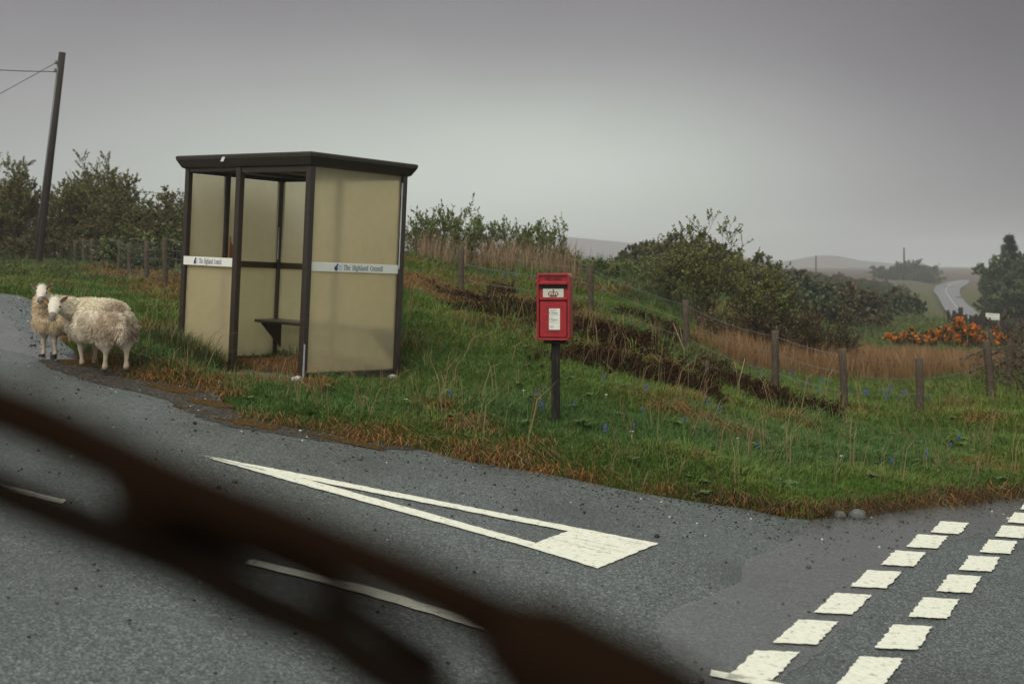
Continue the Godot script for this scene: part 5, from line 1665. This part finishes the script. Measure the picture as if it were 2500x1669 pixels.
	var gs := [[16.6, 55.0, 0.80, "flowering gorse bush at the left end of the orange row", 0.55], [17.9, 56.0, 0.95, "sparse gorse bush, second from the left in the orange row", 0.45], [19.0, 55.5, 1.15, "tallest gorse bush, thick with orange flowers", 1.0], [20.0, 56.0, 1.0, "orange flowering gorse right of the tallest one", 0.9], [20.9, 56.5, 0.85, "flowering gorse at the right end beside the grey post", 0.7]]
	for i in gs.size():
		var g: Array = gs[i]
		var t := plant("gorse_bush", gv[i % 2], g[3], "gorse", ground_at(g[0], g[1]), i * 1.7, Vector3(0.95, g[2], 0.8), "gorse in the hollow", "foliage")
		var fl := begin()
		var vs: PackedVector3Array = gv[i % 2][1].surface_get_arrays(0)[Mesh.ARRAY_VERTEX]
		var r := RandomNumberGenerator.new()
		r.seed = 300 + i
		for k in int(330 * g[4]):
			var v := vs[r.randi() % vs.size()]
			if v.y < 0.25 or (v.y < 0.45 and r.randf() < 0.5): continue
			for j in 22:
				var o := v + Vector3(r.randfn(0, 0.055), r.randfn(0.02, 0.055), r.randfn(0, 0.055))
				var e := Vector3(r.randf_range(-1, 1), r.randf_range(-0.3, 1), r.randf_range(-1, 1)).normalized() * 0.075
				var sd: Vector3 = e.cross(Vector3(r.randf(), r.randf(), r.randf())).normalized() * 0.038
				ctri(fl, o - sd, o + e, o + sd, Color(0.60, 0.125, 0.006).lerp(Color(0.72, 0.24, 0.010), r.randf()))
		tag(obj("flowers", fl, M.leaf, t), "", "", "", "stuff")

	# scrub over the far side of the hollow and beside the far road
	var fs := look.duplicate()
	fs.merge({"kids": [6, 5], "leaves": 16, "size": 0.30, "broad": 0.34, "from": 0.1, "bare": 0.05, "tint": Color(0.044, 0.055, 0.023), "tint2": Color(0.091, 0.094, 0.039), "stem": 0.06, "thin": 0.02, "open": 0.8, "tip": 0.1}, true)
	var fv := [plant_meshes(271, 8, 2.6, 0.9, 0.9, 2, fs), plant_meshes(272, 8, 2.4, 0.9, 0.9, 2, fs)]
	for v in 2:
		var sx := []
		var sc := PackedColorArray()
		var n := FastNoiseLite.new()
		n.frequency = 0.05
		for i in 1500:
			var d := exp(rng.randf_range(log(66.0), log(300.0)))
			var u := rng.randf_range(0.10, 0.335)
			if i % 5 == 0:
				d = rng.randf_range(125.0, 330.0)
				u = rng.randf_range(0.345, 0.43)
			if u > 0.312 and u < 0.366: continue
			if d < 105 and u > 0.27: continue
			if d < 80 and u > 0.20: continue
			var x := u * d
			if d > 90 and near_far_road(x, d, 8.5 if u < 0.345 else 6.5): continue
			if n.get_noise_2d(x, d) < -0.15 and d > 90: continue
			var s := rng.randf_range(0.5, 1.0) * (1.0 if d < 180 else 0.75)
			sx.append(Transform3D(Basis(Vector3.UP, rng.randf() * TAU).scaled(Vector3(s, s * rng.randf_range(0.6, 1.0), s)), ground_at(x, d)))
			var c := Color(1, 1, 1).lerp(Color(1.25, 0.85, 0.75), rng.randf()) if n.get_noise_2d(x + 200, d) > 0 else Color(0.85, 1.15, 0.85)
			sc.append(c * rng.randf_range(0.7, 1.2))
		var t := thing("distant_scrub", ["dark scrub of willow and heather covering the valley side", "browner scrub mixed through the valley side"][v], "scrub")
		t.set_meta("kind", "stuff")
		copies("foliage", fv[v][1], M.leaf, sx, sc, t)
		copies("stems", fv[v][0], M.bark, sx, PackedColorArray(), t)
	# plantation right of the far road
	var tl := fs.duplicate()
	tl.merge({"kids": [6, 6, 5], "leaves": 16, "size": 0.34, "tint": Color(0.048, 0.074, 0.026), "tint2": Color(0.095, 0.112, 0.040), "stem": 0.14, "rise": 0.12, "tip": 0.0}, true)
	var tv := [plant_meshes(281, 5, 6.0, 0.28, 0.8, 3, tl), plant_meshes(282, 5, 5.8, 0.32, 0.8, 3, tl)]
	var right := [[54.0, 140.0, 0.98, "broad dark tree at the left end of the roadside plantation"], [56.5, 141.0, 1.12, "broadleaf tree under the spruce at the right frame edge"], [58.7, 140.0, 1.22, "broadleaf tree at the right frame edge in the plantation"], [54.7, 133.0, 0.83, "lower tree in front of the plantation by the verge"], [53.7, 128.0, 0.67, "small tree low in the plantation above the white sign"], [57.4, 146.0, 1.16, "tree behind the plantation front row"], [52.3, 137.5, 0.61, "outermost low tree of the plantation nearest the road"], [52.7, 125.0, 0.61, "bushy tree at the right edge just above the verge"], [60.1, 146.0, 1.28, "tree at the far right of the plantation, cut by the frame"], [57.5, 153.0, 1.04, "tree rising behind the leftmost plantation tree"]]
	for i in right.size():
		var s: Array = right[i]
		plant("plantation_tree", tv[i % 2], s[3], "tree", ground_at(s[0], s[1]), i * 1.4, Vector3(0.9, s[2], 0.9), "plantation right of the far road")
	spruce(ground_at(55.6, 146.0), 10.0)
	for i in 7:
		var a: Array = [[121.0, 425.0, 0.8], [124.5, 420.0, 1.0], [128.5, 424.0, 0.95], [133.0, 420.0, 1.1], [118.0, 415.0, 0.6], [126.5, 410.0, 0.7], [131.5, 408.0, 0.7]][i]
		plant("distant_tree", tv[(i + 1) % 2], "hazy blue green tree, %s in the far clump" % ["second from the left", "fourth from the left", "fifth from the left", "tallest and rightmost", "small leftmost", "low in the front middle", "low in the front right"][i], "tree", ground_at(a[0], a[1]) - Vector3.UP * 1.6, i * 2.2, Vector3(1.25, a[2] * 1.05, 1.35), "far trees left of the road")
	# brambles at the right edge
	var br := bare.duplicate()
	br.merge({"rise": -0.10, "wobble": 0.3, "wind": Vector3(-0.02, 0, 0), "kids": [5, 5], "leaves": 5, "bare": 0.3, "stem": 0.012, "thin": 0.005, "tint": Color(0.046, 0.046, 0.021), "tint2": Color(0.098, 0.078, 0.036), "bark": Color(0.085, 0.060, 0.045)}, true)
	var rv := plant_meshes(291, 16, 1.9, 1.1, 0.7, 2, br)
	for q in [[9.3, 22.6, 0.85, "bramble tangle at the right frame edge behind the last fence post"], [10.2, 24.8, 0.9, "bramble tangle farther back at the right frame edge"], [11.6, 28.0, 0.8, "bramble thicket in the hollow at the right frame edge"], [9.0, 21.0, 0.55, "low arching brambles nearest the right frame edge"]]:
		plant("bramble", rv, q[3], "bramble", ground_at(q[0], q[1]), q[0] * 3, Vector3(0.8, q[2], 0.8), "brambles at the right edge", "foliage")
	# bare dead stalks by the fence
	for q in [[3.02, 17.3, 0.62, 0.06, "pale dead stalk with a forked top left of the corner post"], [2.45, 18.9, 0.75, -0.12, "thin pale dead stalk leaning on the heather bank"], [8.05, 19.3, 0.5, -0.15, "bleached curved stalk at the right frame edge"]]:
		var s := begin()
		tube(s, [Vector3(0, -0.1, 0), Vector3(-q[3] * 0.3, q[2] * 0.5, 0), Vector3(q[3], q[2], 0.02)], [0.010, 0.008, 0.005], 5)
		tube(s, [Vector3(-q[3] * 0.3, q[2] * 0.5, 0), Vector3(-q[3] * 0.3 - 0.06, q[2] * 0.95, 0)], [0.006, 0.003], 4)
		s.generate_normals()
		var o := obj("dead_stalk", s, M.straw_wood)
		o.position = ground_at(q[0], q[1])
		tag(o, q[4], "stalk", "pale dead stalks")
	# straw blown into the shelter
	var hx := []
	var hc := PackedColorArray()
	var wisp := tuft(10, 0.10, 0.28, 0.06, 1.6, 0.0035, 71)
	for i in 420:
		var l := Vector3(rng.randf_range(0.1, 1.9), 0.01, rng.randf_range(0.35, SH_W - 0.06))
		l.y += 0.12 * exp(-pow((l.x - 0.9) / 0.45, 2) - pow((l.z - 1.05) / 0.3, 2)) * rng.randf()
		hx.append(tumble(shelter_xf * l, rng.randf_range(0.5, 1.0)))
		hc.append(Color(0.16, 0.075, 0.030).lerp(Color(0.26, 0.15, 0.07), rng.randf()))
	tag(copies("blown_straw", wisp, M.dry, hx, hc), "brown dead grass heaped on the shelter floor", "dead grass", "", "stuff")
	# taller grass pressed against the shelter's outside
	var gx := []
	var gc := PackedColorArray()
	var tallg := tuft(10, 0.16, 0.40, 0.06, 0.5, 0.0042, 72)
	for i in 380:
		var f := rng.randf()
		var l := Vector3(rng.randf_range(1.28, SH_L + 0.15), -0.05, -0.08 - absf(rng.randfn(0, 0.14)))
		if f > 0.62: l = Vector3(-0.08 - absf(rng.randfn(0, 0.10)), -0.06, rng.randf_range(0.05, SH_W + 0.1))
		if f > 0.86: l = Vector3(rng.randf_range(0, SH_L), -0.03, SH_W + 0.06 + absf(rng.randfn(0, 0.1)))
		var w := shelter_xf * l
		var g := ground_at(w.x, -w.z)
		gx.append(tumble(g, rng.randf_range(0.6, 1.0) * (1.15 if f <= 0.62 else 0.36)))
		gc.append(Color(0.040, 0.080, 0.020).lerp(Color(0.085, 0.105, 0.030), rng.randf()) if rng.randf() < 0.85 else Color(0.20, 0.13, 0.06))
	tag(copies("tall_grass", tallg, M.blade, gx, gc), "tall grass growing against the outside of the shelter", "grass", "", "stuff")
	# broad-leaved weeds flat in the verge
	var weed := begin()
	var wr := RandomNumberGenerator.new()
	wr.seed = 55
	for k in 13:
		var a := k * 2.4
		var out := Vector3(cos(a), 0, sin(a))
		var sd := Vector3(-out.z, 0, out.x)
		var l := wr.randf_range(0.06, 0.13)
		var lift := wr.randf_range(0.3, 1.1)
		var p0 := out * 0.01 + Vector3.UP * 0.02
		var p1 := out * l * 0.5 + Vector3.UP * (0.02 + l * 0.4 * lift)
		var p2 := out * l + Vector3.UP * (0.02 + l * 0.45 * lift)
		var w := l * wr.randf_range(0.2, 0.3)
		var c := Color.WHITE * wr.randf_range(0.8, 1.2)
		ctri(weed, p0, p1 - sd * w, p1 + sd * w, c)
		ctri(weed, p1 - sd * w, p2, p1 + sd * w, c * 1.05)
	var wx := []
	var wc := PackedColorArray()
	for i in 170:
		var d := sqrt(rng.randf_range(95.0, 330.0))
		var x := rng.randf_range(-0.33, 0.42) * d
		if sample(kerb, x, d) < 0.12 or in_shelter(x, d): continue
		wx.append(tumble(ground_at(x, d) + Vector3.UP * 0.03, rng.randf_range(0.45, 0.95)))
		wc.append(Color(0.060, 0.120, 0.024).lerp(Color(0.11, 0.15, 0.035), rng.randf()))
	tag(copies("broadleaf_weeds", weed.commit(), M.leaf, wx, wc), "small broad leaved weeds scattered through the verge grass", "weeds", "", "stuff")
	# flowers in the grass
	var bell := begin()
	for k in 5:
		var c := Vector3(sin(k * 2.4) * 0.014, 0.14 + 0.016 * k, cos(k * 2.4) * 0.014)
		tube(bell, [c + Vector3(0, 0.012, 0), c, c - Vector3(0, 0.014, 0)], [0.004, 0.010, 0.013], 6)
	tube(bell, [Vector3(0, -0.02, 0), Vector3(0.005, 0.12, 0), Vector3(0, 0.22, 0)], [0.0022, 0.002, 0.0015], 4)
	bell.generate_normals()
	var bm := bell.commit()
	var spots2 := [[0.62, 13.0], [0.28, 12.5], [-0.62, 13.3], [0.25, 13.2], [1.35, 13.5], [1.75, 13.3], [1.95, 12.7], [2.08, 14.1], [2.6, 12.3], [2.45, 13.0], [4.0, 13.6], [3.75, 12.9], [4.25, 13.4], [1.5, 14.6], [1.05, 15.0], [3.35, 15.2], [1.15, 12.3], [4.9, 14.6], [5.1, 14.9], [4.75, 15.1], [0.85, 11.9], [2.25, 15.0], [2.4, 15.1]]
	for q in spots2:
		var o := obj("bluebell", bm, M.flower_blue)
		o.position = ground_at(q[0], q[1])
		o.rotation.y = q[0] * 7
		o.scale = Vector3.ONE * (0.62 + 0.2 * sin(q[0] * 9))
		tag(o, "small blue bluebell standing in the green verge grass", "flower", "bluebells in the verge")
	var bx := []
	for i in 80:
		var q := Vector2(rng.randf_range(4.3, 6.8), rng.randf_range(20.5, 24.0))
		if i > 55: q = Vector2(rng.randf_range(-0.6, 0.8), rng.randf_range(27, 29.5))
		bx.append(tumble(ground_at(q.x, q.y), rng.randf_range(0.5, 0.9)))
	tag(copies("far_bluebells", bm, M.flower_blue, bx, PackedColorArray()), "hazy drift of bluebells beyond the fence and on the bank", "bluebells", "", "stuff")
	var dm := begin()
	for k in 7:
		var a := TAU * k / 7
		ctri(dm, Vector3(0, 0.10, 0), Vector3(cos(a), 0, sin(a)) * 0.022 + Vector3(0, 0.112, 0), Vector3(cos(a + 0.7), 0, sin(a + 0.7)) * 0.022 + Vector3(0, 0.112, 0), Color.WHITE)
	tube(dm, [Vector3(0, -0.02, 0), Vector3(0, 0.10, 0)], [0.002, 0.0018], 4)
	var dmm := dm.commit()
	for q in [[-0.70, 13.8], [-1.05, 12.95], [0.12, 13.6], [1.0, 13.9], [2.3, 13.3], [3.3, 13.1], [1.1, 12.0]]:
		var o := obj("white_flower", dmm, M.flower_white)
		o.position = ground_at(q[0], q[1])
		tag(o, "tiny white flower open in the green verge grass", "flower", "white flowers in the verge")

func near_far_road(x: float, d: float, r: float) -> bool:
	for k in [[37.7, 95], [43.9, 115], [49, 135], [53, 150], [59.5, 172], [66.7, 195], [76, 225], [88.7, 265], [99.8, 300], [110, 330], [121, 360]]:
		if absf(d - k[1]) < 16 and absf(x - (k[0] + (d - k[1]) * 0.33)) < r: return true
	return false

func spruce(at: Vector3, h: float) -> void:
	var t := thing("spruce_tree", "pointed dark spruce rising above the plantation at the right edge", "tree", at)
	var wood := begin()
	var leaf := begin()
	var r := RandomNumberGenerator.new()
	r.seed = 77
	tube(wood, [Vector3(0, -0.5, 0), Vector3(0, h * 0.5, 0), Vector3(0, h, 0)], [0.20, 0.12, 0.03], 7, Color(0.04, 0.03, 0.024))
	for tier in 36:
		var y := h * (0.12 + 0.86 * tier / 36.0)
		var reach := (h - y) * 0.34 + 0.12
		for b in 8:
			var a := r.randf() * TAU
			var dir := Vector3(cos(a), 0.12 - 0.25 * (1 - y / h), sin(a))
			var l := reach * r.randf_range(0.6, 1.15)
			tube(wood, [Vector3(0, y, 0), Vector3(0, y, 0) + dir * l], [0.03, 0.012], 3, Color(0.04, 0.03, 0.024), false)
			for k in 34:
				var q := Vector3(0, y, 0) + dir * l * r.randf_range(0.15, 1.02)
				var e := (dir * 0.5 + Vector3(r.randf_range(-0.8, 0.8), r.randf_range(-0.7, 0.35), r.randf_range(-0.8, 0.8))).normalized() * r.randf_range(0.25, 0.55)
				var sd: Vector3 = e.cross(Vector3(r.randf(), r.randf(), r.randf())).normalized() * 0.09
				ctri(leaf, q - sd, q + e, q + sd, Color(0.020, 0.036, 0.024).lerp(Color(0.042, 0.060, 0.034), r.randf()))
	wood.generate_normals()
	obj("trunk", wood, M.bark, t)
	obj("crown", leaf, M.leaf, t)
